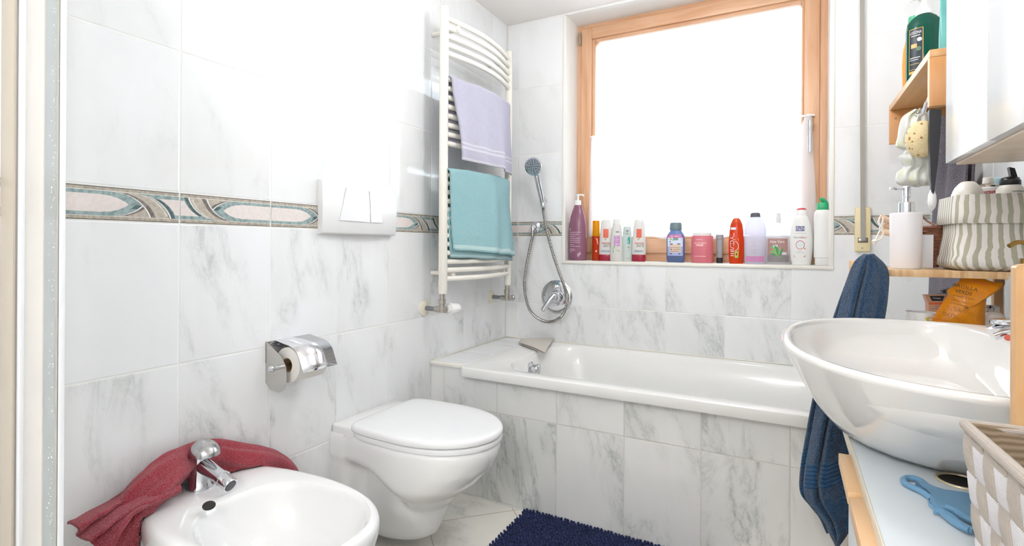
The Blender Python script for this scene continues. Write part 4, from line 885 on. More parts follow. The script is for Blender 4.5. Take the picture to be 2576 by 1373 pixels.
# ------------------------------------------------------------------ shelf and cabinet on the right wall
SX, SY0, SY1, SZT = 1.622, 1.615, 2.200, 1.498
def build_shelf():
    t = thing('wall_shelf', 'pine wall shelf with two side panels between cabinet and window', 'shelf', (XR, 1.9, SZT))
    bm = B(); box(bm, SX, XR, SY0, SY1, SZT-.019, SZT, .0015); obj('shelf_board', bm, pine, t)
    for y0, y1, x0, z0 in ((SY0, SY0+.02, SX, 1.357), (SY1-.02, SY1, SX, 1.364)):
        bm = B(); box(bm, x0, XR, y0, y1, z0, SZT-.019, .0015); obj('side_panel', bm, pine_v, t)
    for u, v in ((2253, 298),):
        p = aY(u, v, SY1-.02); bm = B(); disc_lathe(bm, (p.x, SY1-.0198, p.z), (0, -1, 0), [(0, .0036), (.0012, .003)], 12); obj('screw', bm, satin, t)
    # bottles on top
    G = 'bottles on the wall shelf'
    y = 1.885; base = SZT+.0005; c = aX(2311, 150, 1.665); cx, cy = 1.668, 1.93
    gt = translucent('green_clear', '#0f6b58', .45, .06, .15)
    b = thing('green_pump_bottle', 'big green pump bottle with dark label on the wall shelf', 'bottle', (cx, cy, base), G)
    pr = [(0, .040, .033), (.01, .0425, .035), (.155, .0425, .035), (.178, .040, .033), (.192, .030, .026), (.200, .018, .018)]
    bm = B(); lathe(bm, cx, cy, [(base+z, a, b_) for z, a, b_ in pr], 36, rot=-.15); obj('body', bm, gt, b, angle=40)
    bm = B(); lathe(bm, cx, cy, [(base+.199, .0185), (base+.200, .0205), (base+.214, .0195), (base+.216, .017), (base+.224, .0165), (base+.226, .010), (base+.246, .009), (base+.247, .014), (base+.256, .014), (base+.258, .01)], 24); obj('pump_collar', bm, white_pl, b)
    bm = B(); tube(bm, smoothpath([(cx+.015, cy-.005, base+.252), (cx, cy, base+.253), (cx-.024, cy-.012, base+.249), (cx-.042, cy-.02, base+.240)], 5), [.006]*5+[.0065]*6+[.0055]*5, 10, flat=.7); obj('pump_nozzle', bm, white_pl, b)
    fn = surf(pr, cx, cy, -.62, .0005, base); bm = B(); f2 = lambda a, z, e=0: fn(a, z, .0005+.0004*e)
    patch(bm, f2, -.019, .019, .02, .155, 0, 10)
    for a0, a1, z0, z1 in ((-.019, -.0175, .02, .155), (.0175, .019, .02, .155), (-.019, .019, .1535, .155), (-.019, .019, .034, .0355), (-.019, .019, .022, .030)): patch(bm, lambda a, z: f2(a, z, 1), a0, a1, z0, z1, 1, 10)
    write(bm, 'LOGONA', lambda a, z: f2(a, z, 1), width=.030, height=.0085, c=(0, .143), mi=2); patch(bm, lambda a, z: f2(a, z, 1), -.012, .012, .1325, .1345, 2)
    for c_, r_, mi in (((.010, .121), .006, 2), ((.008, .094), .0065, 4)):
        ppoly(bm, lambda a, z: f2(a, z, 1), [(c_[0]+r_*math.cos(q), c_[1]+r_*math.sin(q)) for q in [2*PI*i/14 for i in range(14)]], mi)
    patch(bm, lambda a, z: f2(a, z, 1), -.012, .004, .098, .110, 3); patch(bm, lambda a, z: f2(a, z, 1), -.015, .012, .068, .070, 2); patch(bm, lambda a, z: f2(a, z, 1), -.015, .008, .062, .0635, 2); patch(bm, lambda a, z: f2(a, z, 1), -.015, .010, .050, .0515, 1)
    obj('printed_label', bm, [plain('label_dark', '#1e2c38', .4), plain('label_gold', '#d3b25f', .4), inkc(), plain('label_peach', '#e6b070', .5), plain('label_moss', '#57785c', .5)], b, smooth=False)
    # orange white bottle behind it
    cx2, cy2 = 1.672, 2.085
    b = thing('orange_bottle', 'orange and white bottle with green cap half hidden behind the green pump bottle', 'bottle', (cx2, cy2, base), G)
    bm = B(); lathe(bm, cx2, cy2, [(base, .028, .02), (base+.01, .031, .022), (base+.10, .033, .022), (base+.15, .030, .02), (base+.205, .018, .016), (base+.207, .014)], 28); obj('body', bm, plain('orange_white', '#eda552', .3), b)
    bm = B(); lathe(bm, cx2, cy2, [(base+.206, .017), (base+.208, .019), (base+.255, .016), (base+.257, .012)], 20); obj('cap', bm, plain('green_cap2', '#4fb58a', .3), b)
    # translucent teal tube in front
    cx3, cy3 = 1.690, 1.70
    b = thing('teal_tube', 'translucent teal squeeze tube with round emblems on the wall shelf beside the cabinet', 'tube', (cx3, cy3, base), G)
    pr = [(0, .033, .020), (.006, .035, .022), (.05, .035, .021), (.10, .034, .012), (.155, .034, .003), (.165, .034, .0015)]
    bm = B(); lathe(bm, cx3, cy3, [(base+z, a, b_) for z, a, b_ in pr], 28, rot=.25); obj('body', bm, translucent('teal_tube', '#8fd6d2', .4, .15, .2), b)
    fn = surf(pr, cx3, cy3, -.35, .002, base); bm = B()
    for a, z in ((-.012, .122), (-.012, .106)):
        ppoly(bm, fn, [(a+.005*math.cos(q), z+.006*math.sin(q)) for q in [2*PI*i/14 for i in range(14)]], 0)
    patch(bm, fn, -.002, .016, .10, .14, 1)
    obj('printed_label', bm, [plain('emblem_blue', '#4d87a8', .5), plain('label_ice', '#dfe9f2', .5)], b, smooth=False)
def inkc(): return plain('ink_white', '#f4eef0', .5)
def build_hanging():
    G = None
    # hook on the near panel
    hx, hy, hz_ = SX+.004, SY0+.035, 1.415
    t = thing('robe_hook', 'curved metal hook under the wall shelf by its near panel', 'hook', (hx, hy, hz_))
    a = aY(2328, 252, SY0+.024); b = aY(2322, 285, SY0+.04); c = aY(2310, 291, SY0+.05)
    bm = B(); tube(bm, smoothpath([V(a.x+.012, SY0+.021, a.z), V(a.x+.004, SY0+.028, a.z-.004), b, c, c+V(-.006, .003, .006)], 6), .0042, 10); disc_lathe(bm, V(a.x+.012, SY0+.0195, a.z), (0, 1, 0), [(0, .011), (.003, .010)], 16); obj('hook_arm', bm, chrome, t)
    # shower cap: thin gathered plastic
    p0 = aY(2311, 273, SY0+.075); Y = SY0+.085
    t = thing('shower_bonnet', 'white and pale yellow shower bonnet hanging from the shelf hook', 'shower cap', tuple(p0))
    L = [(2300, 276), (2272, 292), (2262, 318), (2258, 345), (2254, 368), (2275, 378), (2268, 388), (2259, 395), (2264, 405), (2272, 420), (2256, 436), (2254, 458), (2275, 468)]
    Rr = [(2322, 276), (2340, 292), (2346, 318), (2348, 345), (2350, 362), (2347, 376), (2348, 386), (2347, 394), (2347, 405), (2347, 420), (2347, 436), (2347, 455), (2342, 465)]
    PL = smoothpath([aY(u, v, Y) for u, v in L], 5); PR = smoothpath([aY(u, v, Y) for u, v in Rr], 5); N = len(PL)
    def cap(sign):
        def f(a_, b_):
            i = b_*(N-1); k = min(N-2, int(i)); fr = i-k; l, r_ = PL[k].lerp(PL[k+1], fr), PR[k].lerp(PR[k+1], fr); p = l.lerp(r_, a_)
            bul = math.sin(PI*a_)**.6*(.012+.018*ss(b_, 0, .3)); pl_ = .006*math.sin(a_*22+b_*8)*math.sin(PI*a_)+.008*math.sin(b_*26)*math.sin(PI*a_)
            return (p.x, p.y+sign*bul+pl_, p.z+.003*nz(a_*7, b_*9))
        return f
    mt = NT('cap_plastic'); n1 = mt.n('ShaderNodeTexNoise', i_Scale=38.); mt.l(mt.obj(), n1.inputs['Vector'])
    mt.l(mt.mix(mt.ramp(n1.outputs[0], .58, .68), srgb('#f4f4f1'), srgb('#f0f1d2')), mt.p.inputs['Base Color']); mt.set(Roughness=.25)
    tr = mt.n('ShaderNodeBsdfTranslucent'); tr.inputs[0].default_value = srgb('#f0f2e6'); mx = mt.n('ShaderNodeMixShader'); mx.inputs[0].default_value = .35; mt.l(mt.p.outputs[0], mx.inputs[1]); mt.l(tr.outputs[0], mx.inputs[2]); mt.l(mx.outputs[0], mt.out.inputs[0])
    sheet('front_gathers', cap(-1), 30, N*2, mt.m, t, .0008); sheet('rear_gathers', cap(1), 30, N*2, mt.m, t, .0008)
    # round sponge
    c = aY(2319, 350, SY0+.030); R = .047
    bm = B(); bmesh.ops.create_icosphere(bm, subdivisions=5, radius=1)
    for v in bm.verts:
        p = v.co.copy(); k = 1+.03*nz(p.x*3, p.y*3, p.z*3)
        pit = 0
        for s_, d_ in ((5., .05), (11., .03)):
            q = noise.voronoi(p*s_)[0][0]; pit += d_*(1-ss(q, .08, .32))
        k -= pit*.9; v.co = V(c.x+p.x*R*k*.74, c.y+p.y*.028*k, c.z+p.z*R*k)
    sm = NT('sponge_foam'); vo = sm.n('ShaderNodeTexVoronoi', i_Scale=75., i_Randomness=1.); sm.l(sm.obj(), vo.inputs['Vector'])
    vb = sm.n('ShaderNodeTexVoronoi', i_Scale=190., i_Randomness=1.); sm.l(sm.obj(), vb.inputs['Vector']); na = sm.n('ShaderNodeTexNoise', i_Scale=30.); sm.l(sm.obj(), na.inputs['Vector'])
    big = sm.ramp(sm.math('ADD', vo.outputs['Distance'], sm.math('MULTIPLY', na.outputs[0], .35)), .30, .46, 1., 0.); small = sm.math('MULTIPLY', sm.ramp(vb.outputs['Distance'], .12, .3, 1., 0.), .55)
    sm.l(sm.mix(sm.math('MAXIMUM', big, small), srgb('#e6d3a6'), srgb('#a9774a')), sm.p.inputs['Base Color']); sm.set(Roughness=.95); n9 = sm.n('ShaderNodeTexNoise', i_Scale=220.); sm.l(sm.obj(), n9.inputs['Vector']); sm.bump(n9.outputs[0], .6, .002)
    sp = obj('bath_sponge', bm, sm.m, None, tuple(c), angle=180); tag(sp, 'round beige bath sponge full of holes hanging before the shower cap', 'sponge')
    bm = B(); tube(bm, smoothpath([aY(2310, 290, SY0+.05), aY(2306, 303, SY0+.035), V(c.x-.012, c.y, c.z+R*.9)], 6), .0014, 6); obj('cord', bm, plain('cord_white', '#ece8df', .8), sp)
    # black bath brush with white end
    bt = thing('bath_brush', 'long black bath brush with a white tip hanging beside the grey towel', 'brush', tuple(aY(2355, 280, 1.60)))
    Y = 1.598
    def slat(pts, th, m, nm):
        bm = B(); prism(bm, [aY(u, v, Y) for u, v in pts], (0, th, 0)); bmesh.ops.bevel(bm, geom=bm.edges[:], offset=.002, segments=2, affect='EDGES'); obj(nm, bm, m, bt)
    slat([(2338, 274), (2370, 274), (2366, 330), (2361, 400), (2352, 470), (2350, 496), (2344, 488), (2341, 440), (2338, 350)], .016, plain('brush_black', '#2b2d34', .35), 'handle')
    bm = B(); p = aY(2345, 505, Y+.008); q = aY(2345, 478, Y+.008); disc_lathe(bm, q, p-q, [(0, .004), (.012, .008), (.03, .009), (.042, .007), (.050, .002)], 14); obj('tip', bm, white_pl, bt)
    # grey towel on the wall behind
    gt = terry('grey_terry', '#6d6673', '#a19aa8', sc=640.)
    tw = thing('grey_towel', 'dark grey towel hanging along the right wall behind the bamboo rack', 'towel', (1.74, 1.9, 1.3))
    xs = 1.735
    E0 = [aX(u, v, x) for u, v, x in ((2368, 290, 1.70), (2360, 380, 1.70), (2350, 470, 1.715), (2345, 560, 1.725), (2342, 660, 1.735), (2340, 748, 1.735))]
    E1 = [aX(u, v, 1.735) for u, v in ((2412, 300), (2424, 380), (2425, 470), (2424, 560), (2424, 660), (2426, 715))]
    P0, P1 = smoothpath(E0, 8), smoothpath(E1, 8); n = len(P0)
    for nm, dx in (('front_layer', 0.), ('rear_layer', .014)):
        def f(a_, b_, dx=dx):
            i = b_*(n-1); k = min(n-2, int(i)); fr = i-k; p = P0[k].lerp(P0[k+1], fr).lerp(P1[k].lerp(P1[k+1], fr), a_)
            p.x += .008*math.sin(a_*14+b_*3)-.006*math.sin(PI*a_)+dx; p.x = min(p.x, XR-.006); p.z += .005*nz(a_*5, b_*4)*b_; return p
        sheet(nm, f, 36, 44, gt, tw, .006)
def build_cabinet():
    x0, y0, y1, z0, z1 = 1.620, .42, 1.452, 1.188, 1.86
    t = thing('wall_cabinet', 'white two door cabinet over the washbasin at the upper right', 'cabinet', (XR, 1.0, z0))
    bm = B(); box(bm, x0+.018, XR-.001, y0, y1, z0, z1, .002); obj('carcass', bm, wood('cabinet_wood', '#dfc9ae', '#e9d8c2', 0, .5, .4), t)
    gl = plain('gloss_white', '#f6f7f8', .12)
    for a, b in ((y0, 1.178), (1.186, y1)):
        bm = B(); box(bm, x0, x0+.017, a, b, z0+.004, z1, .002); obj('door', bm, gl, t)
    bm = B(); box(bm, x0+.012, x0+.019, 1.1775, 1.1865, z0+.004, z1); obj('door_gap', bm, plain('gap_white', '#d8dae2', .5), t)
# ------------------------------------------------------------------ bamboo rack by the bath, and what stands on it
RXA, RXB, RYA, RYB, RZ = 1.460, XR-.008, 1.425, 1.640, .9575
LZ = .762
def build_rack():
    t = thing('bamboo_rack', 'bamboo shelf rack between washbasin and bath holding the striped basket', 'rack', ((RXA+RXB)/2, 1.6, 0))
    for z, nm in ((RZ, 'upper_board'), (LZ, 'lower_board'), (.30, 'bottom_board')):
        bm = B(); box(bm, RXA, RXB, RYA, RYB, z-.0155, z, .0012); obj(nm, bm, bam_end, t)
    for x, y, top in ((RXA, RYA, .975), (RXA, RYB-.02, .972), (RXB-.02, RYA+.004, RZ-.016), (RXB-.02, RYB-.02, RZ-.016)):
        bm = B(); box(bm, x-.001, x+.019, y-.001, y+.02, 0, top, .002); obj('post', bm, bam_post, t)
    bm = B(); box(bm, RXA+.002, RXA+.016, RYA+.02, RYB-.02, .60, .625, .002); obj('side_rail', bm, bam_post, t)
def build_rack_items():
    G = 'things on the bamboo rack'
    # soap dispenser
    y = 1.505; a, b_ = aY(2237, 600, y), aY(2321, 600, y); cx = (a.x+b_.x)/2; R = (b_.x-a.x)/2; z0 = RZ+.0005
    zt = aY(2279, 536, y).z
    t = thing('soap_dispenser', 'white cylindrical soap dispenser with chrome pump on the bamboo rack', 'soap dispenser', (cx, y, z0), G)
    bm = B(); lathe(bm, cx, y, [(z0, R*.92), (z0+.003, R*.94), (zt-.004, R), (zt-.001, R*.985), (zt, R*.95)], 48); obj('body', bm, plain('matt_white', '#f1eef0', .45), t)
    def pz(v): return aY(2279, v, y).z
    bm = B(); lathe(bm, cx+.001, y, [(pz(534), R*.49), (pz(510), R*.49), (pz(509), R*.46), (pz(508.5), R*.22), (pz(497), R*.20), (pz(496), R*.25), (pz(470), R*.25), (pz(468), R*.2)], 28); obj('pump', bm, chrome, t)
    bm = B(); e = aY(2238, 474, y-.01); tube(bm, smoothpath([(cx, y, pz(474)), (cx-.02, y-.003, pz(474)), (e.x+.008, y-.01, e.z+.001), (e.x, y-.011, e.z)], 5), .0036, 10); obj('nozzle', bm, chrome, t)
    # striped fabric basket
    st = NT('striped_linen'); sp = st.n('ShaderNodeSeparateXYZ'); st.l(st.n('ShaderNodeTexCoord').outputs['UV'], sp.inputs[0])
    q = st.math('FRACT', st.math('MULTIPLY', sp.outputs[0], 32.)); wv = st.n('ShaderNodeTexNoise', i_Scale=600.); st.l(st.obj(), wv.inputs['Vector'])
    f_ = st.math('MULTIPLY', st.ramp(st.math('ABSOLUTE', st.math('SUBTRACT', q, .5)), .22, .25, 1., 0.), .9)
    st.l(st.mix(f_, srgb('#e6e1dc'), srgb('#a8a68f')), st.p.inputs['Base Color']); st.set(Roughness=.95); st.bump(wv.outputs[0], .4, .001)
    x0, x1, ya, yb = 1.632, XR-.006, 1.432, 1.604
    t = thing('storage_basket', 'green and white striped fabric basket with folded cuff on the bamboo rack', 'basket', ((x0+x1)/2, 1.59, RZ), G)
    def ringat(z, d, seed=0., wob=.003):
        pts = rrect(x0-d, x1+min(d, .004), ya-d, yb+d, .03, z, 12); return [(min(x+wob*nz(x*30, y_*30, z*30+seed), XR-.003), y_+wob*nz(x*30, y_*30, z*30+9), z+wob*.8*nz(x*25, y_*25, seed)) for x, y_, z in pts]
    def basketmesh(nm, levels, uvoff=0.):
        bm = B(); L = bm.loops.layers.uv.new('UVMap'); vr = [[bm.verts.new(p) for p in ringat(*l)] for l in levels]; N = len(vr[0])
        per = [0.]
        for i in range(N): per.append(per[-1]+(vr[0][(i+1) % N].co-vr[0][i].co).length)
        for k in range(len(vr)-1):
            for i in range(N):
                j = (i+1) % N; fc = bm.faces.new((vr[k][i], vr[k][j], vr[k+1][j], vr[k+1][i]))
                for lp, pp in zip(fc.loops, (i, i+1, i+1, i)): lp[L].uv = (per[pp]/per[-1]+uvoff+.0009*math.sin(k*1.3)*(pp % N != 0), k/len(vr))
        return bm, vr
    zt = 1.122
    bm, vr = basketmesh('b', [(RZ+.001, -.010, 0, .002), (RZ+.010, .002, 1, .004), (RZ+.022, .004, 2, .005), (RZ+.032, .000, 3, .006), (RZ+.05, -.004, 3, .006), (RZ+.08, -.006, 4, .005), (RZ+.11, -.006, 5, .003), (zt-.002, -.006, 6, .002), (zt-.03, -.012, 6, .002), (RZ+.04, -.012, 6, .002)])
    bm.faces.new(vr[0]); bm.faces.new(vr[-1]); obj('bag_body', bm, st.m, t, angle=80)
    bm, vr = basketmesh('c', [(zt-.062, -.001, 7, .002), (zt-.060, .001, 8, .0025), (zt-.04, .000, 8, .003), (zt-.015, -.001, 9, .003), (zt, -.003, 6, .003), (zt-.003, -.007, 6, .002)], .012); obj('folded_cuff', bm, st.m, t, angle=80)
    # cans standing in it
    zb = RZ+.0425; GI = 'spray cans in the striped basket'
    def can(name, label, u, y, R, prof, mats, parts):
        c = aY(u, 480, y); tt = thing(name, label, 'can', (c.x, y, zb), GI)
        for nm, pr, m in parts: bm = B(); lathe(bm, c.x, y, pr, 32); obj(nm, bm, m, tt)
        return tt, c.x
    y = 1.492; pz = lambda u, v: aY(u, v, y).z; c = aY(2434, 480, y)
    can('deodorant_roller', 'white deodorant with round domed cap in the striped basket', 2434, y, .03, None, None, [('body', [(zb, .025), (pz(2434, 503), .0280), (pz(2434, 494), .0285), (pz(2434, 487), .0280)], plain('ivory_plastic', '#f1ece4', .3)), ('domed_cap', [(pz(2434, 487), .0270), (pz(2434, 483), .0266), (pz(2434, 472), .0225), (pz(2434, 461), .0148), (pz(2434, 457.5), .011), (pz(2434, 456), .003)], plain('ivory_cap', '#f3eee6', .25))])
    y2 = 1.530; c2 = aY(2486, 480, y2); z2 = lambda v: aY(2486, v, y2).z
    tt, X = can('hair_spray', 'white spray can with red band between the dome cap and the black nozzle', 2486, y2, .03, None, None, [('body', [(zb, .0205), (z2(491), .021), (z2(474), .0205), (z2(473), .019), (z2(470), .0175)], white_pl), ('rim', [(z2(472), .0183), (z2(467), .0183), (z2(464), .0148), (z2(462), .011)], satin), ('spray_button', [(z2(463), .0100), (z2(461), .0104), (z2(448), .0096), (z2(446.5), .008)], plain('ivory_cap', '#f3eee6', .25))])
    fn = surf([(0, .0208), (.3, .0208)], X, y2, .05, .0006, zb); bm = B(); h = lambda v: z2(v)-zb
    patch(bm, fn, -.024, .024, h(494), h(482), 0, 14); write(bm, 'TENUTA', lambda a, z: fn(a, z, .0012), width=.0180, height=.0056, c=(-.0050, h(486.5)), mi=1); write(bm, '24', lambda a, z: fn(a, z, .0012), width=.010, height=.0085, c=(.0125, h(488)), mi=1)
    obj('printed_label', bm, [plain('band_red', '#c23a48', .4), inkc()], tt, smooth=False)
    y3 = 1.484; z3 = lambda v: aY(2541, v, y3).z
    tt, X = can('mousse_can', 'white mousse can with black angled nozzle in the striped basket', 2541, y3, .03, None, None, [('body', [(zb, .022), (z3(490), .0238), (z3(478), .0228), (z3(470), .0195), (z3(466), .017)], plain('ivory_plastic', '#f1ece4', .3)), ('nozzle_base', [(z3(467), .0165), (z3(465), .0176), (z3(454), .0174), (z3(452), .0155), (z3(448), .0148), (z3(445), .0095)], black)])
    bm = B(); p = [aY(u, v, y3) for u, v in ((2528, 447), (2541, 446), (2541, 430), (2536, 421), (2550, 424), (2558, 449))]
    prism(bm, [q-V(0, .007, 0) for q in (p[1], p[3], p[4], p[5])], (0, .014, 0)); obj('nozzle', bm, black, tt)
    fn = surf([(0, .0234), (.3, .0234)], X, y3, -.0, .0004, zb); bm = B(); patch(bm, fn, -.003, .026, z3(484)-zb, z3(482.6)-zb); obj('printed_label', bm, [plain('ink_dark', '#3c3a3d', .5)], tt, smooth=False)
    y4 = 1.566; c4 = aY(2570, 460, y4); bm = B(); lathe(bm, min(c4.x, XR-.035), y4, [(zb, .024), (1.145, .024), (1.165, .022), (1.168, .015)], 24)
    o = obj('blue_lotion', bm, plain('pale_blue_plastic', '#b9dcea', .3), None, (min(c4.x, XR-.035), y4, zb)); tag(o, 'pale blue bottle at the back of the striped basket by the wall', 'bottle', GI)
    # wicker basket, card, pegs behind the dispenser
    yw = 1.588; cw = aY(2345, 600, yw); zr = aY(2345, 572, yw).z
    t = thing('wicker_basket', 'small dark wicker basket with handle behind the soap dispenser', 'basket', (cw.x, yw, RZ), G)
    bm = B(); N = 22; r0, r1 = .011, .027
    for k in range(N):
        s = k/(N-1); R = r0+(r1-r0)*s**.9; z = RZ+.004+(zr-RZ-.006)*s
        tube(bm, [(cw.x+(R+.0012*math.sin(6*th+PI*(k % 2)))*math.cos(th), yw+(R+.0012*math.sin(6*th+PI*(k % 2)))*math.sin(th), z) for th in [2*PI*i/24 for i in range(24)]], .0024, 6, closed=True)
    wk = plain('wicker', '#94604a', .5, noise=(90., .4)); obj('woven_wall', bm, wk, t)
    bm = B(); tube(bm, [(cw.x+.028*math.cos(th), yw+.028*math.sin(th), zr) for th in [2*PI*i/28 for i in range(28)]], .0038, 8, closed=True); obj('rim', bm, wk, t)
    h0, h1 = aY(2316, 548, yw), aY(2352, 575, yw); bm = B(); tube(bm, smoothpath([(cw.x-.026, yw, zr), (cw.x-.024, yw-.006, zr+.02), h0+V(.002, 0, .006), (cw.x-.01, yw, zr+.016), (cw.x+.004, yw-.03, zr+.002)], 6), .0022, 8); obj('handle', bm, wk, t)
    yc = 1.556; bm = B(); prism(bm, [V(aY(2312, 668, yc).x, yc, RZ+.001), V(aY(2348, 668, yc).x, yc+.004, RZ+.001), V(aY(2350, 575, yc).x, yc+.005, aY(2340, 590, yc).z), V(aY(2316, 590, yc).x, yc, aY(2316, 590, yc).z)], (0, .0015, 0))
    o = obj('white_card', bm, plain('card', '#eef0f6', .5), None, (aY(2330, 640, yc).x, yc, RZ), smooth=False); tag(o, 'white card leaning between soap dispenser and striped basket', 'card', G)
    yp = 1.560; t = thing('wooden_pegs', 'three pale wooden pegs tied with white cord poking out left of the dispenser', 'pegs', tuple(aY(2225, 565, yp)), G)
    wp = wood('peg_wood', '#dcb795', '#ecd0b3', 0, .7, .5)
    for (u0, v0, u1, v1, dy, r_) in ((2212, 545, 2318, 585, .0, .0072), (2220, 566, 2320, 592, .013, .0066), (2214, 582, 2318, 602, -.006, .0075)):
        a, b_ = aY(u0, v0, yp+dy), aY(u1, v1, yp+dy); bm = B(); d = (b_-a)
        disc_lathe(bm, a, d, [(0, r_*.6), (.002, r_), (d.length-.002, r_), (d.length, r_*.6)], 12); obj('peg', bm, wp, t)
    bm = B()
    for pts in ([(2214, 547), (2210, 560), (2219, 572), (2212, 583), (2206, 597), (2199, 606)], [(2222, 545), (2219, 562), (2213, 575), (2222, 584), (2216, 600), (2203, 604)]): tube(bm, smoothpath([aY(u, v, yp-.012) for u, v in pts], 6), .0022, 8)
    k = aY(2199, 607, yp-.012); disc_lathe(bm, k+V(0, 0, .005), (0, 0, -1), [(0, .002), (.004, .006), (.010, .005), (.014, .002)], 10); obj('cord', bm, plain('cord_white', '#ece8df', .8), t)
    # lower board: mug, carton, bag, dome jar, leaflet box
    GL = 'things on the lower board of the bamboo rack'; zl = LZ+.0005
    y = 1.505; c = aY(2317, 790, y); R = .029; zt = aY(2317, 784, y).z
    t = thing('white_mug', 'white mug with a yellow flower on the lower rack board', 'mug', (c.x, y, zl), GL)
    bm = B(); lathe(bm, c.x, y, [(zl, R*.9), (zl+.003, R*.96), (zt-.001, R*1.0), (zt, R*.985), (zt-.001, R*.95), (zl+.004, R*.88)], 36); obj('body', bm, ceramic, t)
    fn = surf([(0, R*.97), (.3, R)], c.x, y, 0., .0005, zl); bm = B(); hz = zt-zl
    for (a, b_) in ((.006, -.012), (.010, -.010), (.008, -.017)): ppoly(bm, fn, [(a+.004*math.cos(q), hz+b_+.0032*math.sin(q)) for q in [2*PI*i/10 for i in range(10)]], 0)
    obj('flower_print', bm, [plain('flower_yellow', '#e6cf4b', .4)], t, smooth=False)
    y = 1.560; pts = [(2328, 743), (2386, 743), (2384, 760), (2384, 840), (2337, 840), (2336, 765)]
    t = thing('cosmetic_carton', 'peach cardboard carton with dark top band beside the orange bag', 'carton', (aY(2360, 800, y).x, y, zl), GL)
    def car(u, v, e=0.): p = aY(u, v, y); return V(p.x, y-e, max(zl, p.z))
    bm = B(); prism(bm, [car(*p) for p in pts], (0, .035, 0)); obj('box', bm, plain('carton_peach', '#d9a88c', .6), t, smooth=False)
    bm = B(); bm.faces.new([bm.verts.new(car(u, v, .0006)) for u, v in ((2338, 744), (2376, 744), (2371, 757), (2344, 757))]).material_index = 0
    bm.faces.new([bm.verts.new(car(u, v, .0006)) for u, v in ((2337, 760), (2375, 761), (2373, 766), (2337, 766))]).material_index = 1
    def wr(u0, v0, s, hgt, mi):
        sc = (aY(u0+1, v0, y).x-aY(u0, v0, y).x); write(bm, s, lambda a, z: car(u0, v0, .0012)+V(a, 0, z), height=hgt*sc, mi=mi)
    wr(2357, 750, 'Kneipp', 6, 2); wr(2362, 770.5, 'MUSKEL', 3.6, 3); wr(2362, 776.5, 'ENTSPANNUNG', 3.4, 3)
    obj('printed_label', bm, [plain('carton_black', '#262a2c', .5), plain('carton_orange', '#e06a3a', .5), inkc(), plain('ink_dark', '#3c3a3d', .5)], t, smooth=False)
    # orange bag
    y = 1.470; out = [(2340, 812), (2352, 790), (2366, 768), (2384, 744), (2382, 730), (2398, 720), (2419, 701), (2436, 697), (2460, 695), (2484, 704), (2506, 711), (2523, 712), (2520, 724), (2502, 736), (2482, 751), (2479, 775), (2478, 812), (2476, 845), (2440, 850), (2400, 850), (2360, 850), (2338, 840)]
    W2 = [aY(u, v, y) for u, v in out]; W2 = [V(p.x, y, max(p.z, zl+.0005)) for p in W2]
    cen = V(aY(2425, 775, y).x, y, aY(2425, 775, y).z)
    bag = thing('clay_bag', 'crumpled orange plastic bag with dark lettering under the rack board', 'bag', (cen.x, y, zl), GL)
    bm = B(); OU = []
    for i in range(len(W2)):
        for k in range(3): OU.append(W2[i].lerp(W2[(i+1) % len(W2)], k/3))
    def bulge(p, s): return .022*(1-s**2.2)+.004*(1-s)*nz(p.x*70, p.z*70)+.0035*nz(p.x*40, p.z*40, 3)*(1-s**3)
    for sg in (-1, 1):
        rings = []
        for s in (1., .94, .85, .72, .55, .35, .15):
            rings.append([V(cen.x+(p.x-cen.x)*s, y+sg*bulge(V(cen.x+(p.x-cen.x)*s, 0, cen.z+(p.z-cen.z)*s), s), cen.z+(p.z-cen.z)*s) for p in OU])
        loft(bm, rings, False, True)
    bmesh.ops.remove_doubles(bm, verts=bm.verts[:], dist=.0002); obj('bag_film', bm, plain('orange_film', '#e08c1a', .16, bumps=(60., .5, .004)), bag, angle=70)
    bm = B(); yb_ = y-.0275
    def bw(u0, v0, s, hgt, rot, mi=0, width=None):
        p = aY(u0, v0, yb_); sc = aY(u0+1, v0, yb_).x-p.x; write(bm, s, lambda a, z: V(p.x+a, yb_, p.z+z), height=hgt*sc, width=width and width*sc, rot=math.radians(rot), mi=mi)
    bw(2428, 722, 'ARGILLA', 11, -14, 0, 66); bw(2424, 735, 'VERDE', 11, -13, 0, 44); bw(2424, 747, 'al natural sole', 5, -13, 0, 56); bw(2415, 758, 'viso e corpo', 5, -14, 0, 46); bw(2409, 765, 'granulo fino', 4.5, -14, 0, 40); bw(2470, 712, 'NATURALE', 5, -16, 1, 40)
    for i in range(3): bw(2404+2*i, 774+4*i, 'l l  ll lll ll', 2, -14, 0, 44)
    for i in range(3): bw(2382+6*i, 787+5*i, 'll lll l lll', 2, -14, 0, 40)
    bw(2360, 803, 'OFFERTA SPECIALE', 4, -10, 1, 46)
    for r0, r1 in ((7.2, 6.6), (2.6, .4)):
        pc = aY(2432, 774, yb_); sc = aY(2433, 774, yb_).x-pc.x
        for i in range(20):
            q0, q1 = 2*PI*i/20, 2*PI*(i+1)/20; bm.faces.new([bm.verts.new(V(pc.x+r_*sc*math.cos(q), yb_, pc.z+r_*sc*math.sin(q))) for r_, q in ((r0, q0), (r0, q1), (r1, q1), (r1, q0))]).material_index = 0
    obj('lettering', bm, [plain('bag_ink', '#4a3510', .4), plain('bag_red', '#cf3a22', .4)], bag, smooth=False)
    # dome jar and leaflet box right of the bag
    y = 1.522; c = aY(2501, 800, y); bm = B(); zt = aY(2501, 783, y).z; R = .022
    lathe(bm, c.x, y, [(zl, R*.95), (zl+.004, R), (zt-.02, R), (zt-.008, R*.8), (zt-.002, R*.45), (zt, R*.1)], 28); o = obj('cream_jar', bm, plain('ivory_cap', '#f3eee6', .25), None, (c.x, y, zl)); tag(o, 'ivory domed jar right of the orange bag', 'jar', GL)
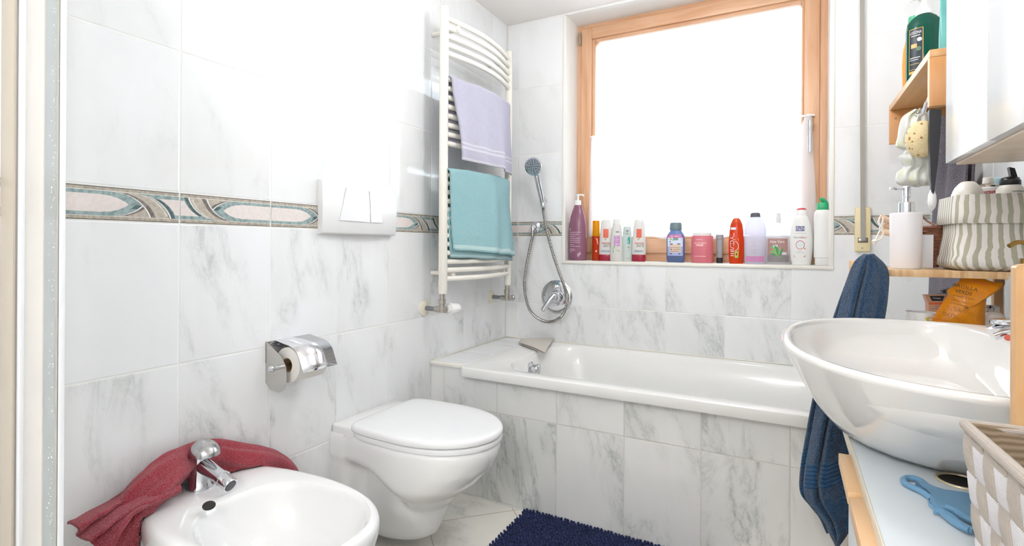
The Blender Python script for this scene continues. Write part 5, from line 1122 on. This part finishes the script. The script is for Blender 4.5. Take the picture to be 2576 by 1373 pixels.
    y = 1.575; a, b_ = aY(2482, 800, y).x, min(aY(2532, 800, y).x, XR-.03); zt = aY(2505, 770, y).z
    t = thing('leaflet_box', 'pale grey box with a small oval emblem behind the ivory jar', 'box', ((a+b_)/2, y, zl), GL)
    bm = B(); box(bm, a, b_, y, y+.03, zl, zt, .001); obj('box', bm, plain('pale_carton', '#dcd7d3', .6), t)
    bm = B(); p = aY(2489, 778, y-.0008)
    for i in range(18):
        q0, q1 = 2*PI*i/18, 2*PI*(i+1)/18; bm.faces.new([bm.verts.new(V(p.x+kx*math.cos(q), y-.0008, p.z+kz*math.sin(q))) for kx, kz, q in ((.009, .006, q0), (.009, .006, q1), (.008, .0052, q1), (.008, .0052, q0))])
    k = aY(2491, 772, y); box(bm, k.x-.0016, k.x+.0016, y-.0010, y-.0004, k.z-.003, k.z+.003); obj('emblem', bm, plain('ink_dark', '#3c3a3d', .5), t, smooth=False)
# ------------------------------------------------------------------ blue towel over the rack corner
def build_blue_towel():
    Y = 1.402
    t = thing('bath_towel', 'dark blue towel hanging over the corner post of the bamboo rack', 'towel', tuple(aY(2190, 640, Y)))
    mt = terry('blue_terry', '#173a5c', '#33648e', bands=[(.568, .640), (.70, .83), (.865, .90)], sc=640., rib=520.)
    Ls = [(2176, 640), (2150, 664), (2128, 728), (2106, 805), (2082, 905), (2058, 1015), (2040, 1110), (2028, 1180), (2026, 1245), (2052, 1282), (2076, 1312), (2092, 1348), (2103, 1366)]
    Rs = [(2196, 640), (2228, 672), (2233, 718), (2222, 805), (2195, 905), (2166, 1000), (2150, 1080), (2143, 1150), (2140, 1225), (2140, 1262), (2140, 1290), (2138, 1322), (2106, 1368)]
    PL = smoothpath([aY(u, v, Y) for u, v in Ls], 7); PR = smoothpath([aY(u, v, Y) for u, v in Rs], 7); N = len(PL)
    def sampler(b):
        i = b*(N-1); k = min(N-2, int(i)); f = i-k; return PL[k].lerp(PL[k+1], f), PR[k].lerp(PR[k+1], f)
    def front(a, b):
        l, r_ = sampler(b); p = l.lerp(r_, a)
        d = .018*math.sin(PI*a)**.7+.006*math.sin(a*7-1.2+b*1.2)*ss(b, .02, .2)
        k = .022*math.exp(-((a-(.36-.10*b))/.05)**2)*ss(b, .02, .15)
        return (p.x, Y-d+k+.003*nz(a*6, b*12), p.z+.003*nz(a*5, b*5, 7))
    sheet('front_fold', front, 60, N-1, mt, t, .006)
    def back(a, b):
        l, r_ = sampler(b*.92); p = l.lerp(r_, a); w = .020*ss(b, 0, .1)
        return (p.x-(.010*(1-a)*ss(b, .1, .4)), Y+.012*math.sin(PI*a)**.7*(1-ss(b, .9, 1)*.2)+.006*math.sin(a*8+b*3)+.008*ss(b, 0, .2), p.z)
    sheet('rear_fold', back, 40, N-1, mt, t, .006)
# ------------------------------------------------------------------ washbasin and vanity
CZ = .700
def build_basin():
    cx, cy, zr = 1.555, 1.057, .850
    t = thing('washbasin', 'large white oval vessel washbasin on the vanity at the right', 'washbasin', (cx, cy, CZ))
    n = 96
    def rim(d, z, al=.250, ar=.217, ay=.345, ox=0., ex=2.35, k=1.):
        out = []
        for i in range(n):
            th = 2*PI*i/n; c, s = math.cos(th), math.sin(th); e = ex if c < 0 else 3.2
            x = ((ar if c > 0 else al)-d)*math.copysign(abs(c)**(2/e), c); y = (ay-d)*math.copysign(abs(s)**(2/e), s)
            out.append(V(cx+ox+x*k, cy+y*k, z))
        return out
    foot = [V(cx-.02+.135*math.cos(2*PI*i/n), cy+.15*math.sin(2*PI*i/n), CZ) for i in range(n)]
    top = rim(0, zr); rings = [foot]
    for q in (.02, .06, .13, .22, .33, .45, .58, .70, .82, .92, .97, 1.):
        f = .24*math.sqrt(1-(1-q)**2)+.76*q**.84; rings.append([V(a.x+(b.x-a.x)*f, a.y+(b.y-a.y)*f, CZ+(zr-.006-CZ)*q) for a, b in zip(foot, top)])
    rings += [rim(.002, zr-.0015), rim(.006, zr), rim(.011, zr)]
    inn = lambda d, z: rim(d, z, .238, .100, .333)
    rings += [inn(0., zr-.0005), inn(.004, zr-.004)]
    fl = [V(cx-.02+.09*math.cos(2*PI*i/n), cy+.12*math.sin(2*PI*i/n), .742) for i in range(n)]; b0 = inn(.004, zr-.004)
    for q in (.93, .84, .72, .58, .42, .26, .12, .04, 0.):
        f = math.sqrt(1-(1-q)**2)**.9 if q > 0 else 0; rings.append([V(a.x+(b.x-a.x)*f, a.y+(b.y-a.y)*f, .742+(zr-.004-.742)*q) for a, b in zip(fl, b0)])
    bm = B(); loft(bm, rings); obj('bowl', bm, plain('basin_ceramic', '#efedea', .05, 0., Coat_Weight=.5, Coat_Roughness=.02), t, angle=70)
    bm = B(); lathe(bm, cx-.02, cy, [(.7425, .026), (.746, .024), (.746, .008)], 24); obj('drain', bm, chrome, t)
    # mixer
    fx, fy = 1.712, 1.105
    f = thing('basin_mixer', 'chrome single lever mixer on the rear deck of the washbasin', 'mixer tap', (fx, fy, zr))
    bm = B(); lathe(bm, fx, fy, [(zr, .027), (zr+.004, .027), (zr+.006, .023), (zr+.040, .022), (zr+.044, .018)], 28); obj('base', bm, chrome, f)
    a = aY(2492, 830, 1.098); bm = B(); tube(bm, smoothpath([(fx-.005, fy, zr+.022), (fx-.05, fy-.002, zr+.026), (a.x+.02, fy-.006, a.z+.002), (a.x, fy-.008, a.z-.006)], 6), .0125, 14, flat=.75); obj('spout', bm, chrome, f)
    e = aY(2487, 814, 1.10); bm = B(); out = []
    L0, L1 = V(fx+.018, fy, zr+.046), V(e.x, fy-.008, e.z); d = (L1-L0); nrm = V(-d.z, 0, d.x).normalized(); sd = V(0, 1, 0)
    for i in range(28):
        th = 2*PI*i/28; q = (1-math.cos(th))/2; out.append(L0+d*q+sd*(.021*math.sin(th)))
    prism(bm, out, V(0, 0, .0075)); bmesh.ops.bevel(bm, geom=bm.edges[:], offset=.002, segments=2, affect='EDGES'); obj('lever', bm, chrome, f)
    m = aY(2541, 842, 1.075); bm = B(); disc_lathe(bm, (m.x, fy-.0225, zr+.016), (0, -1, 0), [(0, .005), (.001, .0045)], 12); obj('hot_mark', bm, plain('mark_red2', '#d0604e', .4), f)
def build_vanity():
    y0, y1 = .16, 1.335; xf = 1.405
    t = thing('vanity', 'white vanity with pale blue top and wooden handles under the washbasin', 'vanity', (1.6, .8, 0))
    bm = B(); box(bm, xf, XR-.001, y0, y1, CZ-.022, CZ, .0008); obj('countertop', bm, melamine, t)
    bm = B(); box(bm, xf-.0022, xf+.0002, y0, y1, CZ-.022, CZ+.0004, .0005); obj('edge_band', bm, plain('edge_cream', '#e3dcca', .4), t)
    bm = B(); box(bm, xf+.022, XR-.001, y0, 1.052, .08, CZ-.022); obj('carcass', bm, melamine_w, t)
    bm = B(); box(bm, xf+.02, XR-.001, 1.052, 1.060, .0, CZ-.022, .001); obj('end_panel', bm, pine_v, t)
    bm = B(); box(bm, xf+.04, XR-.02, y0+.02, 1.05, 0, .08); obj('plinth', bm, melamine_w, t, smooth=False)
    for a, b, h0, h1 in ((.806, 1.050, .812, .957), (.545, .802, .655, .797), (.285, .541, .295, .44)):
        bm = B(); box(bm, xf+.004, xf+.021, a, b, .09, CZ-.026, .0015); d = obj('door', bm, melamine_w, t)
        bm = B(); box(bm, xf-.018, xf+.0045, h0, h1, CZ-.034, CZ-.016, .0012); obj('handle', bm, beech, d)
    c = aZ(2414, 1212, CZ); bm = B(); tube(bm, [(c.x+.024*math.cos(q), c.y+.024*math.sin(q), CZ+.0008) for q in [2*PI*i/40 for i in range(40)]], .0022, 8, closed=True); obj('grommet_ring', bm, plain('ring_bronze', '#c9bfa2', .3, .5), t)
    bm = B(); lathe(bm, c.x, c.y, [(CZ+.0002, .023), (CZ+.0006, .023)], 32); obj('cable_hole', bm, dark, t)
    # blue hair comb lying on the top
    zc = CZ+.004; A = lambda u, v, z=zc: aZ(u, v, z)
    h = thing('blue_comb', 'pale blue plastic hair comb with loop handle lying on the vanity top', 'comb', tuple(A(2350, 1260)))
    bl = plain('blue_plastic', '#6f9fc2', .28)
    bm = B(); tube(bm, smoothpath([A(*p) for p in ((2346, 1256), (2318, 1236), (2296, 1226), (2279, 1217), (2273, 1207), (2283, 1202), (2304, 1204), (2322, 1213), (2336, 1226), (2350, 1240))], 5), .0038, 10); obj('loop_handle', bm, bl, h)
    bm = B(); prism(bm, [A(u, v, CZ+.0006) for u, v in ((2300, 1224), (2322, 1220), (2345, 1236), (2376, 1246), (2424, 1250), (2470, 1262), (2475, 1330), (2440, 1318), (2400, 1298), (2368, 1290), (2340, 1280), (2334, 1268), (2346, 1256), (2336, 1243))], (0, 0, .007)); bmesh.ops.bevel(bm, geom=bm.edges[:], offset=.0018, segments=2, affect='EDGES'); obj('comb_body', bm, bl, h)
    bm = B()
    for pts in (((2348, 1282), (2372, 1288), (2398, 1304), (2420, 1322), (2450, 1336)), ((2366, 1284), (2386, 1302), (2408, 1318), (2440, 1334)), ((2380, 1276), (2400, 1284), (2425, 1300), (2450, 1312))): tube(bm, smoothpath([A(u, v, CZ+.0055) for u, v in pts], 5), .004, 8)
    obj('prongs', bm, bl, h)
def build_woven_basket():
    # corner far-left at P, left side runs towards the camera
    z0, z1 = CZ+.0005, .852; P = V(1.4555, .596); ey = V(.03, -1.).normalized(); ex = V(1., .06).normalized(); Ly, Lx = .26, .20
    t = thing('woven_basket', 'grey beige basket of woven straps at the lower right corner', 'basket', (P.x+.1, P.y-.13, z0))
    def pt(s, q, z, out=0.):   # s along y side, q along x side
        k = (z1-z)/(z1-z0)*.012   # tapers towards the base
        return V(P.x+ey.x*s+ex.x*q+k*(1-2*q/Lx)*1.0, P.y+ey.y*s+ex.y*q-k*(1-2*s/Ly), z)
    bm = B(); th = .0035
    corners = [(0, 0), (Ly, 0), (Ly, Lx), (0, Lx)]
    outer = [[pt(s, q, z) for s, q in corners] for z in (z0, z1)]
    inset = lambda s, q: (s+(th if s == 0 else -th), q+(th if q == 0 else -th))
    inner = [[pt(*inset(s, q), z) for s, q in corners] for z in (z1, z0+th)]
    loft(bm, outer+inner); ln = NT('basket_lining'); wv = ln.n('ShaderNodeTexWave', i_Scale=55., i_Distortion=3., bands_direction='Z'); ln.l(ln.obj(), wv.inputs['Vector'])
    ln.l(ln.mix(wv.outputs['Fac'], srgb('#7d6a52'), srgb('#a3907a')), ln.p.inputs['Base Color']); ln.set(Roughness=.9); obj('lining', bm, ln.m, t, smooth=False)
    def strap(nm, c1, c2, axis):
        m = NT(nm); mp = m.n('ShaderNodeMapping'); mp.inputs['Scale'].default_value = (1, 1, 1); m.l(m.obj(), mp.inputs[0])
        w1 = m.n('ShaderNodeTexWave', i_Scale=260., i_Distortion=.6, i_Detail=1., bands_direction='Y'); m.l(mp.outputs[0], w1.inputs['Vector'])
        w2 = m.n('ShaderNodeTexWave', i_Scale=190., i_Distortion=.8, bands_direction=axis); m.l(mp.outputs[0], w2.inputs['Vector'])
        f = m.math('MULTIPLY', w1.outputs['Fac'], w2.outputs['Fac']); m.l(m.mix(f, srgb(c1), srgb(c2)), m.p.inputs['Base Color']); m.set(Roughness=.8); m.bump(f, .5, .001); return m.m
    mv = strap('strap_upright', '#b6aa9e', '#d3cac1', 'Z'); mh = strap('strap_level_lit', '#d6d1d2', '#f4f2f3', 'Z')  # level straps are paler: their lit sheen is put into the colour
    nrow = 5; rh = (z1-.012-z0)/nrow
    def wall(name, f, L, outv, ncol):
        """f(s, z): skin of one side; straps over and under each other"""
        cw = L/ncol
        for i in range(ncol):
            bm = B(); rows = []
            for j in range(nrow*6+1):
                z = z0+.001+(z1-.008-z0)*j/(nrow*6); ph = (z-z0)/rh+i; o_ = .0026+.0016*math.sin(PI*ph); rows.append((z, o_))
            rings = []
            for z, o_ in rows: rings.append([f(i*cw+cw*k_, z)+outv*(o_+b_) for k_, b_ in ((.04, -.0008), (.12, .0004), (.5, .0008), (.88, .0004), (.96, -.0008), (.96, -.0022), (.04, -.0022))])
            loft(bm, rings); obj(name, bm, mv, t, angle=50)
        for j in range(nrow):
            bm = B(); rings = []
            for i in range(ncol*6+1):
                s = L*i/(ncol*6); ph = s/cw; o_ = .0026-.0016*math.sin(PI*ph+PI*j)
                rings.append([f(s, z0+rh*(j+k_))+outv*(o_+b_) for k_, b_ in ((.04, -.0008), (.12, .0004), (.5, .0006), (.88, .0004), (.96, -.0008), (.96, -.0022), (.04, -.0022))])
            loft(bm, rings); obj('level_strap', bm, mh, t, angle=50)
    wall('upright_strap', lambda s, z: pt(s, 0, z), Ly, V(-1, -.03, 0).normalized(), 11)
    wall('upright_strap', lambda s, z: pt(0, s, z), Lx, V(-.06, 1, 0).normalized(), 8)
    bm = B(); tube(bm, [pt(s, q, z1-.003) for s, q in ((0, 0), (Ly*.25, 0), (Ly*.5, 0), (Ly, 0), (Ly, Lx), (0, Lx), (0, Lx*.5), (0, Lx*.2))], .0048, 10, closed=True); obj('rim_binding', bm, mv, t)
    # contents
    a = pt(.115, .06, 0); bm = B(); lathe(bm, a.x+.012, a.y, [(z0+.006, .028), (z1-.03, .028), (z1-.012, .026), (z1-.010, .02)], 28); o = obj('green_jar', bm, plain('dark_green', '#1c5a4c', .3), None, (a.x+.012, a.y, z0)); tag(o, 'dark green jar inside the woven strap basket', 'jar', 'things in the woven basket')
    bm = B(); p = pt(.05, .10, 0); prism(bm, [V(p.x-.035, p.y+.0, z0+.006), V(p.x+.05, p.y+.0, z0+.006), V(p.x+.05, p.y+.02, z1+.012), V(p.x+.015, p.y+.02, z1+.008), V(p.x-.02, p.y+.015, z1-.035)], (0, .002, 0)); o = obj('cream_booklet', bm, plain('cream_paper', '#e6d6b4', .7), None, (p.x, p.y, z0), smooth=False); tag(o, 'cream paper booklet leaning inside the woven strap basket', 'booklet', 'things in the woven basket')
def build_counter_rack():
    t = thing('counter_rack', 'bamboo stand on the vanity beside the washbasin at the right edge', 'rack', (1.51, .65, CZ))
    x0, ya, yb = 1.5035, .648, .6605; z1 = .992
    for x in (x0, XR-.03):
        bm = B(); pr = [(x, CZ), (x+.024, CZ)]+[(x+.012+.012*math.cos(q), z1-.004+.004*math.sin(q)) for q in [PI*k/8 for k in range(9)]]
        prism(bm, [(a, ya, z) for a, z in pr], (0, yb-ya, 0)); obj('post', bm, bam_post, t, angle=30)
    for z in (.949, .86, .78):
        bm = B(); box(bm, x0+.006, XR-.008, ya-.008, ya+.0005, z, z+.016, .0015); obj('rail', bm, beech, t)
    # clear bottle with gold pump on the basin deck
    zb = .8505; cx, cy = 1.700, 1.255; R = .036
    b = thing('gold_pump_bottle', 'clear bottle with gold pump behind the bamboo stand', 'bottle', (cx, cy, zb))
    bm = B(); lathe(bm, cx, cy, [(zb, .030), (zb+.004, .033), (zb+.05, R), (zb+.085, R), (zb+.108, .028), (zb+.118, .016), (zb+.122, .014)], 36); obj('body', bm, translucent('clear_bottle', '#e2e4e6', .2, .05, .7), b)
    bm = B(); lathe(bm, cx, cy, [(zb+.121, .015), (zb+.138, .015), (zb+.139, .006), (zb+.158, .006), (zb+.159, .010), (zb+.168, .010), (zb+.170, .006)], 20); tube(bm, smoothpath([(cx, cy, zb+.165), (cx-.02, cy-.008, zb+.167), (cx-.034, cy-.014, zb+.160)], 5), .004, 8); obj('pump', bm, plain('gold', '#b08a4a', .25, 1.), b)
    pr = [(.0, .033), (.05, R), (.085, R), (.12, .016)]; fn = surf(pr, cx, cy, -.5, .0006, zb); bm = B(); ppoly(bm, fn, [(.013*math.cos(q), .058+.034*math.sin(q)) for q in [2*PI*i/20 for i in range(20)]], 0)
    for a, z, r_, mi in ((-.002, .072, .004, 1), (-.004, .060, .0025, 2), (.0, .050, .003, 2), (-.003, .042, .003, 1)): ppoly(bm, lambda p, q: fn(p, q, .0012), [(a+r_*math.cos(q), z+r_*math.sin(q)) for q in [2*PI*i/10 for i in range(10)]], mi)
    obj('printed_label', bm, [plain('label_white', '#eeeaf0', .5), plain('label_red', '#d8604c', .5), plain('label_blue', '#8fa0bd', .5)], b, smooth=False)
# ------------------------------------------------------------------ mat, shower screen, lamp
def build_mat():
    x0, x1, y0, y1 = .452, 1.16, 1.22, 1.742
    t = thing('bath_mat', 'navy blue chenille bath mat on the floor in front of the bath', 'bath mat', ((x0+x1)/2, (y0+y1)/2, 0))
    nv = plain('navy_chenille', '#1a2c62', .95, bumps=(700., .6, .0015), noise=(120., .35)); nv.node_tree.nodes['Principled BSDF'].inputs['Sheen Weight'].default_value = .1
    def skew(x, y): return x-.012*(y1-y)/(y1-y0)*0+.004*math.sin(y*9), y+.010*(x-x0)*(1 if y > 1.5 else 0)*0
    bm = B(); box(bm, x0, x1, y0, y1, .001, .010, .002); obj('backing', bm, nv, t)
    bm = B(); rnd = random.Random(3); sx, sy = .0125, .0098; j = 0
    base = []
    for k in range(5):
        ph = -PI/2+PI*k/4; base.append((math.sin(ph), max(.12, math.cos(ph))))
    y = y0
    while y <= y1:
        x = x0+(sx/2 if j % 2 else 0)
        while x <= x1:
            cx, cy = x+rnd.uniform(-.002, .002), y+rnd.uniform(-.0015, .0015); h = .0105+rnd.uniform(0, .004); L = .0085; R = .0052
            dx, dy, dz = rnd.uniform(-.4, .4), -.5+rnd.uniform(-.5, .5), 1.; ax = V(dx, dy, dz).normalized(); s = ax.orthogonal().normalized(); q = ax.cross(s); c = V(cx, min(cy, 1.7425), h)
            loft(bm, [[c+ax*(L*a)+(s*math.cos(2*PI*i/6)+q*math.sin(2*PI*i/6))*(R*b) for i in range(6)] for a, b in base]); x += sx
        y += sy; j += 1
    o = obj('chenille_pile', bm, nv, t, angle=180); o['kind'] = 'stuff'
def build_screen():
    Y0, Y1 = .396, .404; z0, z1 = 0., 2.0
    t = thing('shower_screen', 'white framed shower screen with narrow wet glass at the left edge', 'shower screen', (.13, .40, 0))
    wf = plain('profile_white', '#eef0f3', .2); bei = plain('profile_beige', '#c9bfaf', .4); pan = plain('panel_offwhite', '#dddad5', .3)
    X = lambda u, y=Y0: aY(u, 600, y).x
    def prof(nm, u0, u1, m, y0=Y0, y1=Y1, r=.0015):
        a = max(.0005, X(u0, y0)); b = max(a+.002, X(u1, y1)); bm = B(); box(bm, a, b, y0, y1, z0, z1, r, 2); return obj(nm, bm, m, t)
    prof('wall_channel', 0, 40, bei, .398, .402, .0005); prof('gap_shade_strip', 38, 46, plain('gap_shade', '#8f8a84', .5), .3985, .4015, .0003); prof('frame_profile', 43, 66, wf, .394, .402)  # grey strip beside the channel: shade of the gap put into its colour
    prof('infill_panel', 62, 115, pan, .398, .402, .0005); prof('edge_profile', 147, 166, wf, .395, .403, .002)
    bm = B(); box(bm, X(113, .4), X(149, .4), .399, .401, z0, z1); obj('glass_strip', bm, translucent('wet_glass', '#d3d8d8', .3, .1, .35), t, smooth=False)
    bm = B(); box(bm, X(141, .4), X(149, .4), .398, .402, z0, z1, .0005); obj('rubber_seal', bm, plain('seal_grey', '#aeb0aa', .5), t)
    bm = B(); rnd = random.Random(5); a, b = X(116), X(141)
    for k in range(230):
        x = a+(b-a)*rnd.random()**.6; z = rnd.uniform(.5, 1.45); r = rnd.uniform(.0006, .0015); n = 6
        disc_lathe(bm, (x, .399, z), (0, -1, 0), [(0, r), (r*.5, r*.8), (r*.8, r*.2)], n)
    o = obj('water_droplets', bm, plain('droplet', '#f2f6f8', .05), t); o['kind'] = 'stuff'
def build_lamp():
    sh = NT('lamp_shade'); sh.set(Base_Color=(1, .95, .88, 1)); sh.p.inputs['Emission Color'].default_value = (.985, .99, 1, 1)
    for LX, LY, pw, lab in ((1.02, 1.5, .62, 'white globe ceiling lamp over the floor in front of the bath'), (1.1, -1.05, 1.7, 'white globe ceiling lamp at the door end of the room')):  # the second globe is an added fill light, out of view behind the camera
        t = thing('ceiling_lamp', lab, 'lamp', (LX, LY, ZC), 'globe ceiling lamps')
        bm = B(); lathe(bm, LX, LY, [(ZC-.13, .012), (ZC-.02, .014), (ZC-.018, .05), (ZC, .055)], 32); obj('base_plate', bm, white_pl, t)
        bm = B(); lathe(bm, LX, LY, [(ZC-.235+.11*math.sin(-PI/2+PI*k/16), max(.004, .11*math.cos(-PI/2+PI*k/16))) for k in range(17)], 40); m = sh.m.copy(); m.node_tree.nodes['Principled BSDF'].inputs['Emission Strength'].default_value = LAMP*pw; obj('shade', bm, m, t)
LAMP = 24.; SKY = 4.4; EXPO = 0.82
def build_light():
    w = bpy.data.worlds.new('daylight'); S.world = w; w.use_nodes = True; nt = w.node_tree
    bg = nt.nodes['Background']; bg.inputs[0].default_value = (.80, .905, 1., 1); bg.inputs[1].default_value = SKY
    ld = bpy.data.lights.new('window_portal', 'AREA'); ld.shape = 'RECTANGLE'; ld.size = WX1-WX0; ld.size_y = WZ1-WZ0
    o = bpy.data.objects.new('window_portal', ld); COL.objects.link(o); o.location = ((WX0+WX1)/2, 2.68, (WZ0+WZ1)/2); o.rotation_euler = (-PI/2, 0, 0); ld.cycles.is_portal = True
    v = S.view_settings; S.display_settings.display_device = 'sRGB'; v.view_transform = 'Standard'; v.look = 'None'; v.exposure = EXPO; v.gamma = 1.; v.use_curve_mapping = False
for fn_ in (build_setting, build_borders, build_window, build_curtain, build_radiator, build_rad_towels, build_flush, build_paper, build_toilet, build_bidet, build_red_towel, build_bath, build_shower, build_sill, build_strap, build_shelf, build_hanging, build_cabinet, build_rack, build_rack_items, build_blue_towel, build_basin, build_vanity, build_woven_basket, build_counter_rack, build_mat, build_screen, build_lamp, build_light):
    fn_()
